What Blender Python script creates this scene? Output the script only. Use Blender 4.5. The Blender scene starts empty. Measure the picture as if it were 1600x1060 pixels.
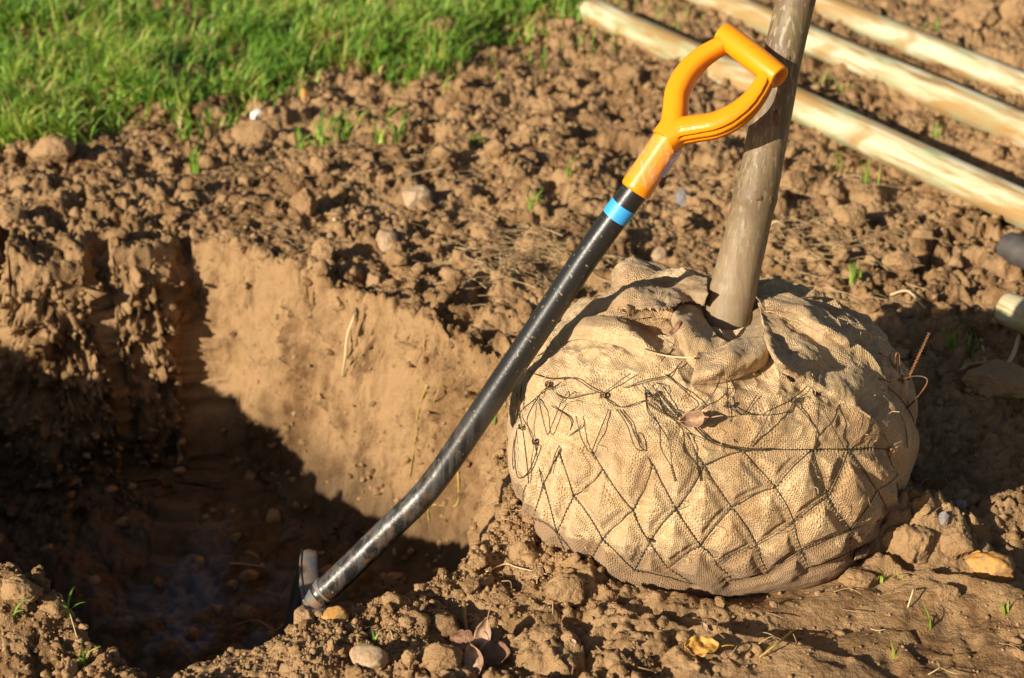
import bpy, bmesh, math, random
import numpy as np
from mathutils import Vector, Matrix, kdtree

random.seed(7)
RNG = np.random.default_rng(11)
PI = math.pi
sc = bpy.context.scene
C = sc.collection

# ------------------------------------------------------------------ camera
CAM_H, PITCH, LENS = 1.25, math.radians(24.5), 60.0
cam_d = bpy.data.cameras.new('camera')
cam = bpy.data.objects.new('camera', cam_d)
C.objects.link(cam)
cam.location = (0, 0, CAM_H)
cam.rotation_euler = (math.radians(90) - PITCH, 0, 0)
cam_d.lens = LENS
cam_d.sensor_width = 36.0
cam_d.clip_start = 0.05
cam_d.clip_end = 500
cam_d.dof.use_dof = True
cam_d.dof.focus_distance = 2.27
cam_d.dof.aperture_fstop = 5.2
cam_d.dof.aperture_blades = 9
sc.camera = cam

# ------------------------------------------------------------------ light
SUN_EL = math.radians(20.5)
SUN_XY = Vector((-0.73, -0.68)).normalized()        # towards the sun, on the ground
world = bpy.data.worlds.new('World')
sc.world = world
world.use_nodes = True
wn = world.node_tree
wn.nodes.clear()
w_out = wn.nodes.new('ShaderNodeOutputWorld')
w_bg = wn.nodes.new('ShaderNodeBackground')
w_sky = wn.nodes.new('ShaderNodeTexSky')
w_sky.sky_type = 'NISHITA'
w_sky.sun_disc = False
w_sky.sun_elevation = SUN_EL
w_sky.sun_rotation = math.atan2(SUN_XY.x, SUN_XY.y)
w_sky.air_density = 1.0
w_sky.dust_density = 1.5
w_bg.inputs['Strength'].default_value = 0.047
wn.links.new(w_sky.outputs[0], w_bg.inputs['Color'])
wn.links.new(w_bg.outputs[0], w_out.inputs['Surface'])

sun_d = bpy.data.lights.new('sun', 'SUN')
sun_d.energy = 5.0
sun_d.angle = math.radians(0.55)
sun_d.color = (1.0, 0.91, 0.745)
sun = bpy.data.objects.new('sun', sun_d)
C.objects.link(sun)
sdir = Vector((SUN_XY.x * math.cos(SUN_EL), SUN_XY.y * math.cos(SUN_EL), math.sin(SUN_EL)))
sun.rotation_euler = sdir.to_track_quat('Z', 'Y').to_euler()
sun.location = sdir * 8

sc.view_settings.view_transform = 'Standard'
sc.view_settings.look = 'None'
sc.view_settings.exposure = 0.52
sc.view_settings.gamma = 1.0
sc.render.engine = 'CYCLES'
sc.cycles.use_denoising = True
sc.cycles.max_bounces = 6
sc.cycles.diffuse_bounces = 3
sc.cycles.sample_clamp_indirect = 6

# ------------------------------------------------------------------ picture <-> place helpers
CP, SP = math.cos(PITCH), math.sin(PITCH)
FPX = LENS / 36.0 * 1600


def ray(px, py):
    a, b = (px - 800) / FPX, (530 - py) / FPX
    return Vector((a, CP + b * SP, -SP + b * CP))


def at(px, py, z=0.0):
    d = ray(px, py)
    return Vector((0, 0, CAM_H)) + d * ((z - CAM_H) / d.z)


def dep(px, py, t):
    return Vector((0, 0, CAM_H)) + ray(px, py) * t


def conv(x, y):
    """a ground point measured in an early survey of the place (other eye height) -> ground point here"""
    c0, s0, h0 = math.cos(math.radians(35)), math.sin(math.radians(35)), 1.59
    d = y * c0 + h0 * s0; u = y * s0 - h0 * c0
    q = at(800 + x / d * FPX, 530 - u / d * FPX)
    return q.x, q.y


# ------------------------------------------------------------------ noise
def _h(ix, iy, iz, seed):
    n = (ix.astype(np.int64) * 374761393 + iy.astype(np.int64) * 668265263 + iz.astype(np.int64) * 2147483647 + seed * 1274126177) & 0xFFFFFFFF
    n = ((n ^ (n >> 13)) * 1274126177) & 0xFFFFFFFF
    n = ((n ^ (n >> 16)) * 2246822519) & 0xFFFFFFFF
    n = n ^ (n >> 15)
    return (n & 0xFFFFFF) / float(0xFFFFFF)


def vn2(x, y, seed=0):
    ix, iy = np.floor(x), np.floor(y)
    fx, fy = x - ix, y - iy
    fx = fx * fx * fx * (fx * (fx * 6 - 15) + 10)
    fy = fy * fy * fy * (fy * (fy * 6 - 15) + 10)
    z = np.zeros_like(ix)
    a, b = _h(ix, iy, z, seed), _h(ix + 1, iy, z, seed)
    c, d = _h(ix, iy + 1, z, seed), _h(ix + 1, iy + 1, z, seed)
    return (a + (b - a) * fx) * (1 - fy) + (c + (d - c) * fx) * fy - 0.5


def vn3(p, f, seed=0):
    x, y, z = p[:, 0] * f, p[:, 1] * f, p[:, 2] * f
    ix, iy, iz = np.floor(x), np.floor(y), np.floor(z)
    u, v, w = x - ix, y - iy, z - iz
    u, v, w = [t * t * (3 - 2 * t) for t in (u, v, w)]
    r = 0
    for dz in (0, 1):
        a, b = _h(ix, iy, iz + dz, seed), _h(ix + 1, iy, iz + dz, seed)
        c, d = _h(ix, iy + 1, iz + dz, seed), _h(ix + 1, iy + 1, iz + dz, seed)
        q = (a + (b - a) * u) * (1 - v) + (c + (d - c) * u) * v
        r = r + q * (w if dz else (1 - w))
    return r - 0.5


def fbm2(x, y, f, o, seed=0, g=0.5):
    r, a = 0, 1.0
    for i in range(o):
        r = r + a * vn2(x * f + i * 7.3, y * f - i * 3.1, seed + i)
        f *= 2.03
        a *= g
    return r


def fbm3(p, f, o, seed=0, g=0.5):
    r, a = 0, 1.0
    for i in range(o):
        r = r + a * vn3(p, f, seed + i)
        f *= 2.03
        a *= g
    return r


def clodf(x, y, cell, seed, keep=0.8):
    """bumpy packed lumps: a field of domes of uneven size, 0..1"""
    gx, gy = x / cell, y / cell
    ix, iy = np.floor(gx), np.floor(gy)
    z = np.zeros_like(ix)
    best = np.zeros_like(gx)
    for ox in (-1, 0, 1):
        for oy in (-1, 0, 1):
            cx, cy = ix + ox, iy + oy
            px = cx + _h(cx, cy, z, seed)
            py = cy + _h(cx, cy, z, seed + 1)
            r = 0.38 + 0.42 * _h(cx, cy, z, seed + 2)
            on = _h(cx, cy, z, seed + 3) < keep
            st = 0.75 + 0.5 * _h(cx, cy, z, seed + 4)
            dx, dy = (gx - px) * st, (gy - py) / st
            d2 = (dx * dx + dy * dy) / (r * r)
            hgt = np.sqrt(np.clip(1 - d2 * d2, 0, 1)) * r * 1.4 * on
            best = np.maximum(best, hgt)
    return best


def sstep(a, b, x):
    t = np.clip((x - a) / (b - a), 0, 1)
    return t * t * (3 - 2 * t)


# ------------------------------------------------------------------ object helpers
def tag(o, label=None, cat=None, group=None, kind=None):
    if label: o['label'] = label
    if cat: o['category'] = cat
    if group: o['group'] = group
    if kind: o['kind'] = kind
    return o


def empty(name, loc, label, cat, group=None):
    o = bpy.data.objects.new(name, None)
    o.empty_display_size = 0.05
    o.location = loc
    C.objects.link(o)
    return tag(o, label, cat, group)


def meshobj(name, V, F, mat, parent=None, smooth=True, loc=None, tone=None, uv=None):
    """V (n,3) array in world space, F (m,k) array of one face size or list of such arrays"""
    V = np.asarray(V, dtype=np.float32)
    if loc is not None:
        V = V - np.asarray(loc, dtype=np.float32)
    me = bpy.data.meshes.new(name)
    Fs = F if isinstance(F, list) else [F]
    Fs = [np.asarray(f, dtype=np.int32) for f in Fs if len(f)]
    me.vertices.add(len(V))
    me.vertices.foreach_set('co', V.ravel())
    loops = np.concatenate([f.ravel() for f in Fs])
    sizes = np.concatenate([np.full(len(f), f.shape[1], dtype=np.int32) for f in Fs])
    starts = np.concatenate([[0], np.cumsum(sizes)[:-1]]).astype(np.int32)
    me.loops.add(len(loops))
    me.loops.foreach_set('vertex_index', loops)
    me.polygons.add(len(sizes))
    me.polygons.foreach_set('loop_start', starts)
    if smooth:
        me.polygons.foreach_set('use_smooth', np.ones(len(sizes), dtype=bool))
    me.update(calc_edges=True)
    if tone is not None:
        a = me.attributes.new('tone', 'FLOAT', 'POINT')
        a.data.foreach_set('value', np.asarray(tone, dtype=np.float32))
    if uv is not None:
        l = me.attributes.new('weave', 'FLOAT_VECTOR', 'POINT')
        l.data.foreach_set('vector', np.asarray(uv, dtype=np.float32).ravel())
    me.materials.append(mat)
    o = bpy.data.objects.new(name, me)
    C.objects.link(o)
    if loc is not None:
        o.location = loc
    if parent is not None:
        o.parent = parent
        pl = Vector(parent.location)
        if parent.parent: pl = pl + Vector(parent.parent.location)
        o.location = (Vector(loc) if loc is not None else Vector((0, 0, 0))) - pl
    return o


def grid_faces(nu, nv, wrap=False):
    """vertices indexed i*nv+j"""
    i = np.arange(nu if wrap else nu - 1)
    j = np.arange(nv - 1)
    I, J = np.meshgrid(i, j, indexing='ij')
    I2 = (I + 1) % nu
    return np.stack([I * nv + J, I2 * nv + J, I2 * nv + J + 1, I * nv + J + 1], -1).reshape(-1, 4)


def catmull(pts, n):
    """resample a control polyline smoothly, n points per span"""
    P = np.asarray([tuple(p) for p in pts], dtype=float)
    P = np.vstack([2 * P[0] - P[1], P, 2 * P[-1] - P[-2]])
    out = []
    for k in range(1, len(P) - 2):
        p0, p1, p2, p3 = P[k - 1:k + 3]
        for t in np.linspace(0, 1, n, endpoint=False):
            out.append(0.5 * ((2 * p1) + (-p0 + p2) * t + (2 * p0 - 5 * p1 + 4 * p2 - p3) * t * t + (-p0 + 3 * p1 - 3 * p2 + p3) * t ** 3))
    out.append(P[-2])
    return np.array(out)


def sweep(path, profile, up=None, cap=True, scale=None):
    """path (n,3); profile(i,t)->(m,2) or constant (m,2); returns V,F list"""
    path = np.asarray(path, float)
    n = len(path)
    T = np.gradient(path, axis=0)
    T /= np.linalg.norm(T, axis=1)[:, None] + 1e-12
    V = []
    if up is None:
        a = np.array([0, 0, 1.0]) if abs(T[0][2]) < 0.9 else np.array([1.0, 0, 0])
        s = np.cross(T[0], a); s /= np.linalg.norm(s)
    for i in range(n):
        if up is None:
            s = s - T[i] * np.dot(s, T[i]); s /= np.linalg.norm(s) + 1e-12
            b = np.cross(T[i], s)
        else:
            b = np.asarray(up, float); b = b - T[i] * np.dot(b, T[i]); b /= np.linalg.norm(b)
            s = np.cross(b, T[i])
        pr = profile(i / (n - 1)) if callable(profile) else profile
        k = 1.0 if scale is None else scale[i]
        V.append(path[i] + k * (pr[:, :1] * s + pr[:, 1:2] * b))
    m = len(V[0])
    V = np.array(V).reshape(-1, 3)
    i = np.arange(n - 1); j = np.arange(m)
    I, J = np.meshgrid(i, j, indexing='ij')
    J2 = (J + 1) % m
    F = [np.stack([I * m + J, I * m + J2, (I + 1) * m + J2, (I + 1) * m + J], -1).reshape(-1, 4)]
    if cap:
        V = np.vstack([V, path[0], path[-1]])
        a, b = n * m, n * m + 1
        j = np.arange(m); j2 = (j + 1) % m
        F.append(np.stack([np.full(m, a), j2, j], -1))
        F.append(np.stack([np.full(m, b), (n - 1) * m + j, (n - 1) * m + j2], -1))
    return V, F


def circ(r, m=24, r2=None):
    a = np.linspace(0, 2 * PI, m, endpoint=False)
    return np.stack([r * np.cos(a), (r2 or r) * np.sin(a)], -1)


def merge(parts):
    """parts: list of (V, Flist) -> V, Flist"""
    Vs, F3, F4, off = [], [], [], 0
    for V, Fl in parts:
        Fl = Fl if isinstance(Fl, list) else [Fl]
        for f in Fl:
            f = np.asarray(f)
            (F3 if f.shape[1] == 3 else F4).append(f + off)
        Vs.append(V); off += len(V)
    out = []
    if F3: out.append(np.vstack(F3))
    if F4: out.append(np.vstack(F4))
    return np.vstack(Vs), out


def ico(sub):
    bm = bmesh.new()
    bmesh.ops.create_icosphere(bm, subdivisions=sub, radius=1)
    V = np.array([v.co[:] for v in bm.verts])
    F = np.array([[v.index for v in f.verts] for f in bm.faces])
    bm.free()
    return V, F


def rand_rot(n):
    q = RNG.normal(size=(n, 4)); q /= np.linalg.norm(q, axis=1)[:, None]
    w, x, y, z = q.T
    return np.stack([np.stack([1 - 2 * (y * y + z * z), 2 * (x * y - z * w), 2 * (x * z + y * w)], -1),
                     np.stack([2 * (x * y + z * w), 1 - 2 * (x * x + z * z), 2 * (y * z - x * w)], -1),
                     np.stack([2 * (x * z - y * w), 2 * (y * z + x * w), 1 - 2 * (x * x + y * y)], -1)], 1)


# ------------------------------------------------------------------ materials
class NT:
    def __init__(s, name):
        s.m = bpy.data.materials.new(name); s.m.use_nodes = True
        s.t = s.m.node_tree; s.n = s.t.nodes; s.l = s.t.links
        s.b = s.n['Principled BSDF']
    def new(s, typ, **kw):
        nd = s.n.new(typ)
        for k, v in kw.items():
            if k.startswith('i_'):
                nd.inputs[k[2:].replace('_', ' ')].default_value = v
            else: setattr(nd, k, v)
        return nd
    def link(s, a, b): s.l.new(a, b)
    def noise(s, vec, scale, detail=4, rough=0.55, dist=0.0):
        nd = s.new('ShaderNodeTexNoise', i_Scale=scale, i_Detail=detail, i_Roughness=rough, i_Distortion=dist)
        if vec is not None: s.link(vec, nd.inputs['Vector'])
        return nd.outputs['Fac']
    def ramp(s, fac, stops):
        nd = s.new('ShaderNodeValToRGB')
        e = nd.color_ramp.elements
        while len(e) < len(stops): e.new(0.5)
        for q, (p, c) in zip(e, stops):
            q.position = p; q.color = (c[0], c[1], c[2], 1) if not isinstance(c, (int, float)) else (c, c, c, 1)
        s.link(fac, nd.inputs[0])
        return nd.outputs[0]
    def mix(s, fac, a, b, mode='MIX'):
        nd = s.new('ShaderNodeMix', data_type='RGBA', blend_type=mode)
        for sock, v in ((nd.inputs[0], fac), (nd.inputs[6], a), (nd.inputs[7], b)):
            if isinstance(v, bpy.types.NodeSocket): s.link(v, sock)
            elif isinstance(v, (int, float)): sock.default_value = v
            else: sock.default_value = (*v, 1)
        return nd.outputs[2]
    def math(s, op, a, b=None):
        nd = s.new('ShaderNodeMath', operation=op)
        for k, v in ((0, a), (1, b)):
            if v is None: continue
            if isinstance(v, bpy.types.NodeSocket): s.link(v, nd.inputs[k])
            else: nd.inputs[k].default_value = v
        return nd.outputs[0]
    def bump(s, h, strength, dist, prev=None):
        nd = s.new('ShaderNodeBump', i_Strength=strength, i_Distance=dist)
        s.link(h, nd.inputs['Height'])
        if prev is not None: s.link(prev, nd.inputs['Normal'])
        return nd.outputs[0]
    def attr(s, name):
        return s.new('ShaderNodeAttribute', attribute_name=name)
    def pos(s):
        return s.new('ShaderNodeNewGeometry').outputs['Position']
    def obj(s):
        return s.new('ShaderNodeTexCoord').outputs['Object']
    def set(s, **kw):
        for k, v in kw.items():
            sock = s.b.inputs[k.replace('_', ' ')]
            if isinstance(v, bpy.types.NodeSocket): s.link(v, sock)
            elif isinstance(v, (int, float)): sock.default_value = v
            else: sock.default_value = (*v, 1)


def soil_material(name, dark, mid, light, with_floor=False):
    s = NT(name)
    p = s.pos()
    big = s.noise(p, 3.2, 4, 0.6)
    med = s.noise(p, 26, 5, 0.6)
    fine = s.noise(p, 190, 4, 0.7)
    t = s.attr('tone').outputs['Fac']
    f = s.math('ADD', s.math('MULTIPLY', med, 0.55), s.math('MULTIPLY', big, 0.35))
    f = s.math('ADD', f, s.math('MULTIPLY', fine, 0.22))
    f = s.math('ADD', f, s.math('MULTIPLY', t, 0.30))
    col = s.ramp(f, [(0.40, dark), (0.58, mid), (0.78, light)])
    # pale grit and dark crumbs
    vor = s.new('ShaderNodeTexVoronoi', i_Scale=140.0)
    s.link(p, vor.inputs['Vector'])
    grit = s.math('MULTIPLY', s.math('LESS_THAN', vor.outputs['Distance'], 0.16), s.math('GREATER_THAN', s.noise(p, 61, 2), 0.6))
    col = s.mix(s.math('MULTIPLY', grit, 0.6), col, (0.50, 0.38, 0.24))
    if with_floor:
        col = s.mix(s.math('MULTIPLY', s.attr('pit_shade').outputs['Fac'], 0.62), col, (0.035, 0.022, 0.014))  # painted shade: soil colour darkened low in the pit
        fl = s.attr('clay').outputs['Fac']
        col = s.mix(fl, col, s.ramp(s.noise(p, 14, 4), [(0.35, (0.13, 0.11, 0.105)), (0.7, (0.30, 0.28, 0.30))]))
    h = s.math('ADD', s.math('MULTIPLY', s.noise(p, 120, 5, 0.7), 1.0), s.math('MULTIPLY', s.noise(p, 420, 3, 0.7), 0.45))
    b = s.bump(s.noise(p, 38, 4, 0.6), 0.5, 0.016, s.bump(h, 0.75, 0.006))
    s.set(Base_Color=col, Roughness=0.95, Normal=b)
    s.b.inputs['Specular IOR Level'].default_value = 0.12
    return s.m


M = {}
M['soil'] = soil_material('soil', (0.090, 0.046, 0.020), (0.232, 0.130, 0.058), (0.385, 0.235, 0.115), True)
M['clod'] = soil_material('clod', (0.105, 0.055, 0.024), (0.248, 0.140, 0.063), (0.40, 0.245, 0.122))


def stone_material(name, a, b, c, rough=0.75):
    s = NT(name)
    p = s.obj()
    col = s.ramp(s.noise(p, 45, 5, 0.6, 0.6), [(0.35, a), (0.5, b), (0.66, c)])
    col = s.mix(s.math('MULTIPLY', s.math('GREATER_THAN', s.noise(p, 75, 3), 0.57), 0.55), col, (0.27, 0.16, 0.08))
    s.set(Base_Color=col, Roughness=rough, Normal=s.bump(s.noise(p, 160, 4), 0.4, 0.003))
    return s.m


M['stone_tan'] = stone_material('stone_tan', (0.30, 0.19, 0.10), (0.40, 0.27, 0.16), (0.50, 0.37, 0.24))
M['stone_orange'] = stone_material('stone_orange', (0.50, 0.22, 0.04), (0.52, 0.27, 0.07), (0.25, 0.14, 0.075))
M['stone_white'] = stone_material('stone_white', (0.72, 0.70, 0.66), (0.80, 0.78, 0.74), (0.62, 0.55, 0.45), 0.5)
M['stone_grey'] = stone_material('stone_grey', (0.14, 0.13, 0.13), (0.22, 0.20, 0.20), (0.28, 0.25, 0.24))

# grass
s = NT('grass')
t = s.attr('tone').outputs['Fac']
s.set(Base_Color=s.ramp(t, [(0.0, (0.075, 0.18, 0.018)), (0.45, (0.18, 0.37, 0.045)), (0.8, (0.36, 0.53, 0.09)), (0.93, (0.48, 0.54, 0.09)), (1.0, (0.55, 0.42, 0.16))]), Roughness=0.5)
s.b.inputs['Specular IOR Level'].default_value = 0.35
tr = s.new('ShaderNodeBsdfTranslucent')
s.link(s.ramp(t, [(0.0, (0.20, 0.42, 0.02)), (1.0, (0.55, 0.62, 0.06))]), tr.inputs[0])
mx = s.new('ShaderNodeMixShader'); mx.inputs[0].default_value = 0.35
s.link(s.b.outputs[0], mx.inputs[1]); s.link(tr.outputs[0], mx.inputs[2])
s.link(mx.outputs[0], s.n['Material Output'].inputs[0])
M['grass'] = s.m

# straw / dry stems / roots
s = NT('straw')
s.set(Base_Color=s.ramp(s.attr('tone').outputs['Fac'], [(0, (0.22, 0.12, 0.055)), (0.5, (0.42, 0.28, 0.13)), (1, (0.62, 0.47, 0.26))]), Roughness=0.7)
M['straw'] = s.m
s = NT('yellow_root')
s.set(Base_Color=s.ramp(s.noise(s.pos(), 60), [(0.3, (0.42, 0.30, 0.04)), (0.7, (0.55, 0.42, 0.10))]), Roughness=0.7)
M['yellow_root'] = s.m

# peeled treated timber
s = NT('timber')
p = s.obj()
mp = s.new('ShaderNodeMapping'); mp.inputs['Scale'].default_value = (1.3, 22, 22)
s.link(p, mp.inputs['Vector'])
gr = s.noise(mp.outputs[0], 1.6, 5, 0.6, 1.4)
mp2 = s.new('ShaderNodeMapping'); mp2.inputs['Scale'].default_value = (1.6, 7, 7)
s.link(p, mp2.inputs['Vector'])
st = s.noise(mp2.outputs[0], 2.0, 4, 0.6, 0.8)
col = s.ramp(gr, [(0.36, (0.26, 0.17, 0.07)), (0.46, (0.52, 0.43, 0.25)), (0.62, (0.66, 0.59, 0.42))])
col = s.mix(s.ramp(st, [(0.46, 0.0), (0.60, 0.85)]), col, (0.36, 0.205, 0.06))
col = s.mix(s.ramp(s.noise(mp2.outputs[0], 3.3, 3, 0.5, 0.5), [(0.52, 0.0), (0.68, 0.5)]), col, (0.34, 0.45, 0.27))
kn = s.new('ShaderNodeTexVoronoi', i_Scale=1.0)
mp3 = s.new('ShaderNodeMapping'); mp3.inputs['Scale'].default_value = (3.1, 9, 9)
s.link(p, mp3.inputs['Vector']); s.link(mp3.outputs[0], kn.inputs['Vector'])
col = s.mix(s.ramp(kn.outputs['Distance'], [(0.06, 0.75), (0.15, 0.0)]), col, (0.42, 0.22, 0.08))
s.set(Base_Color=col, Roughness=0.6, Normal=s.bump(gr, 0.35, 0.003))
M['timber'] = s.m
s = NT('timber_end')
p = s.obj()
wv = s.new('ShaderNodeTexNoise', i_Scale=60.0)
s.set(Base_Color=s.ramp(s.noise(p, 60, 3), [(0.3, (0.62, 0.42, 0.15)), (0.7, (0.78, 0.62, 0.30))]), Roughness=0.8)
M['timber_end'] = s.m
s = NT('dark_bar')
p = s.obj()
s.set(Base_Color=s.ramp(s.noise(p, 30, 4), [(0.3, (0.035, 0.032, 0.032)), (0.7, (0.10, 0.085, 0.075))]), Roughness=0.7, Normal=s.bump(s.noise(p, 90, 4), 0.4, 0.003))
M['dark_bar'] = s.m

# bark
s = NT('bark')
p = s.obj()
mp = s.new('ShaderNodeMapping'); mp.inputs['Scale'].default_value = (150, 150, 13)
s.link(p, mp.inputs['Vector'])
v = s.noise(mp.outputs[0], 1.0, 5, 0.65, 0.3)
mpb = s.new('ShaderNodeMapping'); mpb.inputs['Scale'].default_value = (9, 9, 42)
s.link(p, mpb.inputs['Vector'])
bands = s.noise(mpb.outputs[0], 1.0, 4, 0.6)
col = s.ramp(v, [(0.30, (0.13, 0.086, 0.040)), (0.50, (0.205, 0.142, 0.072)), (0.70, (0.29, 0.212, 0.120))])
col = s.mix(s.ramp(bands, [(0.40, 0.75), (0.54, 0.0)]), col, (0.16, 0.10, 0.055))
col = s.mix(s.ramp(s.noise(p, 7, 3), [(0.48, 0.0), (0.66, 0.45)]), col, (0.24, 0.25, 0.10))
mpc = s.new('ShaderNodeMapping'); mpc.inputs['Scale'].default_value = (190, 190, 60)
s.link(p, mpc.inputs['Vector'])
sp = s.noise(mpc.outputs[0], 1.0, 2, 0.5)
sepz = s.new('ShaderNodeSeparateXYZ'); s.link(p, sepz.inputs[0])
up_f = s.ramp(sepz.outputs['Z'], [(0.10, 0.35), (0.45, 1.0)])
col = s.mix(s.math('MULTIPLY', s.ramp(sp, [(0.56, 0.0), (0.66, 0.75)]), up_f), col, (0.42, 0.36, 0.27))
col = s.mix(s.math('MULTIPLY', s.ramp(s.noise(mp.outputs[0], 0.8, 4, 0.7), [(0.48, 0.0), (0.62, 0.62)]), up_f), col, (0.085, 0.055, 0.032))
col = s.mix(s.ramp(sepz.outputs['Z'], [(0.03, 0.55), (0.17, 0.0)]), col, (0.36, 0.25, 0.155))
h = s.math('ADD', s.math('MULTIPLY', v, 1.0), s.math('MULTIPLY', bands, 0.8))
s.set(Base_Color=col, Roughness=0.55, Normal=s.bump(s.math('ADD', h, s.math('MULTIPLY', sp, 0.5)), 0.32, 0.002))
M['bark'] = s.m
s = NT('bark_scar')
s.set(Base_Color=s.ramp(s.noise(s.obj(), 120, 3), [(0.35, (0.08, 0.045, 0.025)), (0.6, (0.22, 0.11, 0.05))]), Roughness=0.8, Normal=s.bump(s.noise(s.obj(), 200, 3), 0.6, 0.003))
M['bark_scar'] = s.m


# burlap
def burlap(name, pale=1.0, soiled=True):
    s = NT(name)
    uv = s.attr('weave').outputs['Vector']
    p = s.pos()
    wob = s.new('ShaderNodeTexNoise', i_Scale=11.0, i_Detail=3.0)
    s.link(p, wob.inputs['Vector'])
    wob2 = s.new('ShaderNodeTexNoise', i_Scale=120.0, i_Detail=2.0)
    s.link(p, wob2.inputs['Vector'])
    vm = s.new('ShaderNodeVectorMath', operation='MULTIPLY_ADD')
    s.link(wob.outputs['Color'], vm.inputs[0]); vm.inputs[1].default_value = (0.045, 0.045, 0); s.link(uv, vm.inputs[2])
    vm2 = s.new('ShaderNodeVectorMath', operation='MULTIPLY_ADD')
    s.link(wob2.outputs['Color'], vm2.inputs[0]); vm2.inputs[1].default_value = (0.0022, 0.0022, 0); s.link(vm.outputs[0], vm2.inputs[2])
    sx = s.new('ShaderNodeSeparateXYZ'); s.link(vm2.outputs[0], sx.inputs[0])
    k = 2 * PI / 0.0054
    a = s.math('SINE', s.math('MULTIPLY', sx.outputs[0], k))
    b = s.math('SINE', s.math('MULTIPLY', sx.outputs[1], k))
    chk = s.math('MULTIPLY', a, b)                        # over-under checker of the threads
    a2 = s.math('ABSOLUTE', a); b2 = s.math('ABSOLUTE', b)
    h = s.math('ADD', s.math('MULTIPLY', s.math('MINIMUM', a2, b2), 0.9), s.math('MULTIPLY', chk, 0.45))
    # uneven thread brightness along each thread
    mp = s.new('ShaderNodeMapping'); mp.inputs['Scale'].default_value = (12, 300, 1); s.link(vm.outputs[0], mp.inputs['Vector'])
    mq = s.new('ShaderNodeMapping'); mq.inputs['Scale'].default_value = (300, 12, 1); s.link(vm.outputs[0], mq.inputs['Vector'])
    th = s.math('ADD', s.noise(mp.outputs[0], 1.0, 2), s.noise(mq.outputs[0], 1.0, 2))
    col = s.ramp(s.math('MULTIPLY', th, 0.5), [(0.34, (0.54 * pale, 0.345 * pale, 0.148 * pale)), (0.5, (0.725 * pale, 0.505 * pale, 0.270 * pale)), (0.66, (0.84 * pale, 0.65 * pale, 0.385 * pale))])
    hole = s.ramp(h, [(0.0, 0.62), (0.42, 0.0)])
    col = s.mix(hole, col, (0.23, 0.13, 0.055))
    if soiled:
        st = s.noise(p, 9, 5, 0.65, 0.4)
        col = s.mix(s.ramp(st, [(0.44, 0.0), (0.64, 0.62)]), col, (0.38, 0.205, 0.085))
        st2 = s.noise(p, 30, 4, 0.65, 0.6)
        col = s.mix(s.ramp(st2, [(0.54, 0.0), (0.70, 0.5)]), col, (0.24, 0.125, 0.05))
        # smeared soil near the ground
        sz = s.new('ShaderNodeSeparateXYZ'); s.link(p, sz.inputs[0])
        dz = s.math('SUBTRACT', sz.outputs['Z'], s.math('MULTIPLY', s.noise(p, 14, 5, 0.7), 0.16))
        col = s.mix(s.ramp(dz, [(-0.120, 0.85), (-0.066, 0.0)]), col, (0.32, 0.19, 0.095))
    fz = s.noise(p, 500, 3, 0.7)
    bb = s.bump(s.math('ADD', h, s.math('MULTIPLY', fz, 0.7)), 0.85, 0.0016)
    bb2 = s.bump(s.noise(p, 45, 3), 0.18, 0.006, bb)
    s.set(Base_Color=col, Roughness=0.9, Normal=bb2)
    s.b.inputs['Specular IOR Level'].default_value = 0.15
    s.b.inputs['Sheen Weight'].default_value = 0.15
    s.b.inputs['Sheen Roughness'].default_value = 0.5
    return s.m


M['burlap'] = burlap('burlap')
M['burlap_flap'] = burlap('burlap_flap', 1.04, True)
s = NT('jute_thread')
s.set(Base_Color=(0.66, 0.48, 0.26), Roughness=0.9)
M['jute'] = s.m

# wire
s = NT('net_wire')
p = s.pos()
col = s.ramp(s.noise(p, 35, 3), [(0.42, (0.075, 0.062, 0.042)), (0.56, (0.15, 0.105, 0.062)), (0.68, (0.30, 0.13, 0.04))])
s.set(Base_Color=col, Roughness=0.42, Metallic=0.55)
M['wire'] = s.m
s = NT('rusty_wire')
s.set(Base_Color=s.ramp(s.noise(s.pos(), 70, 3), [(0.40, (0.10, 0.06, 0.035)), (0.68, (0.36, 0.13, 0.04))]), Roughness=0.6, Metallic=0.3)
M['rust'] = s.m

# spade
s = NT('orange_plastic')
p = s.obj()
s.set(Base_Color=s.mix(s.ramp(s.noise(p, 22, 5, 0.65), [(0.55, 0.0), (0.75, 0.3)]), (0.92, 0.295, 0.006), (0.66, 0.23, 0.02)), Roughness=0.30, Normal=s.bump(s.noise(p, 300, 3), 0.05, 0.001))
s.b.inputs['Subsurface Weight'].default_value = 0.08
s.b.inputs['Subsurface Radius'].default_value = (0.01, 0.004, 0.001)
M['orange'] = s.m
s = NT('clear_film')
p = s.obj()
mp = s.new('ShaderNodeMapping'); mp.inputs['Scale'].default_value = (60, 25, 25); mp.inputs['Rotation'].default_value = (0, 0.9, 0.6)
s.link(p, mp.inputs['Vector'])
cr = s.noise(mp.outputs[0], 1.0, 6, 0.7, 2.0)
s.set(Base_Color=(0.95, 0.90, 0.85), Roughness=0.16, Normal=s.bump(cr, 1.0, 0.012))
s.link(s.ramp(cr, [(0.50, 0.05), (0.66, 0.42)]), s.b.inputs['Alpha'])
M['film'] = s.m
s = NT('black_paint')
p = s.obj()
sp = s.noise(p, 170, 3, 0.6)
col = s.mix(s.ramp(sp, [(0.66, 0.0), (0.70, 0.85)]), (0.018, 0.017, 0.016), (0.34, 0.23, 0.14))
dust = s.noise(p, 18, 5, 0.7)
sz = s.new('ShaderNodeSeparateXYZ'); s.link(s.pos(), sz.inputs[0])
low = s.ramp(sz.outputs['Z'], [(0.0, 1.0), (0.24, 0.0)])
mud = s.math('MULTIPLY', low, s.ramp(s.noise(p, 55, 6, 0.75), [(0.48, 0.0), (0.66, 1.0)]))
col = s.mix(s.math('MULTIPLY', mud, 0.40), col, (0.30, 0.17, 0.08))
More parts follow.
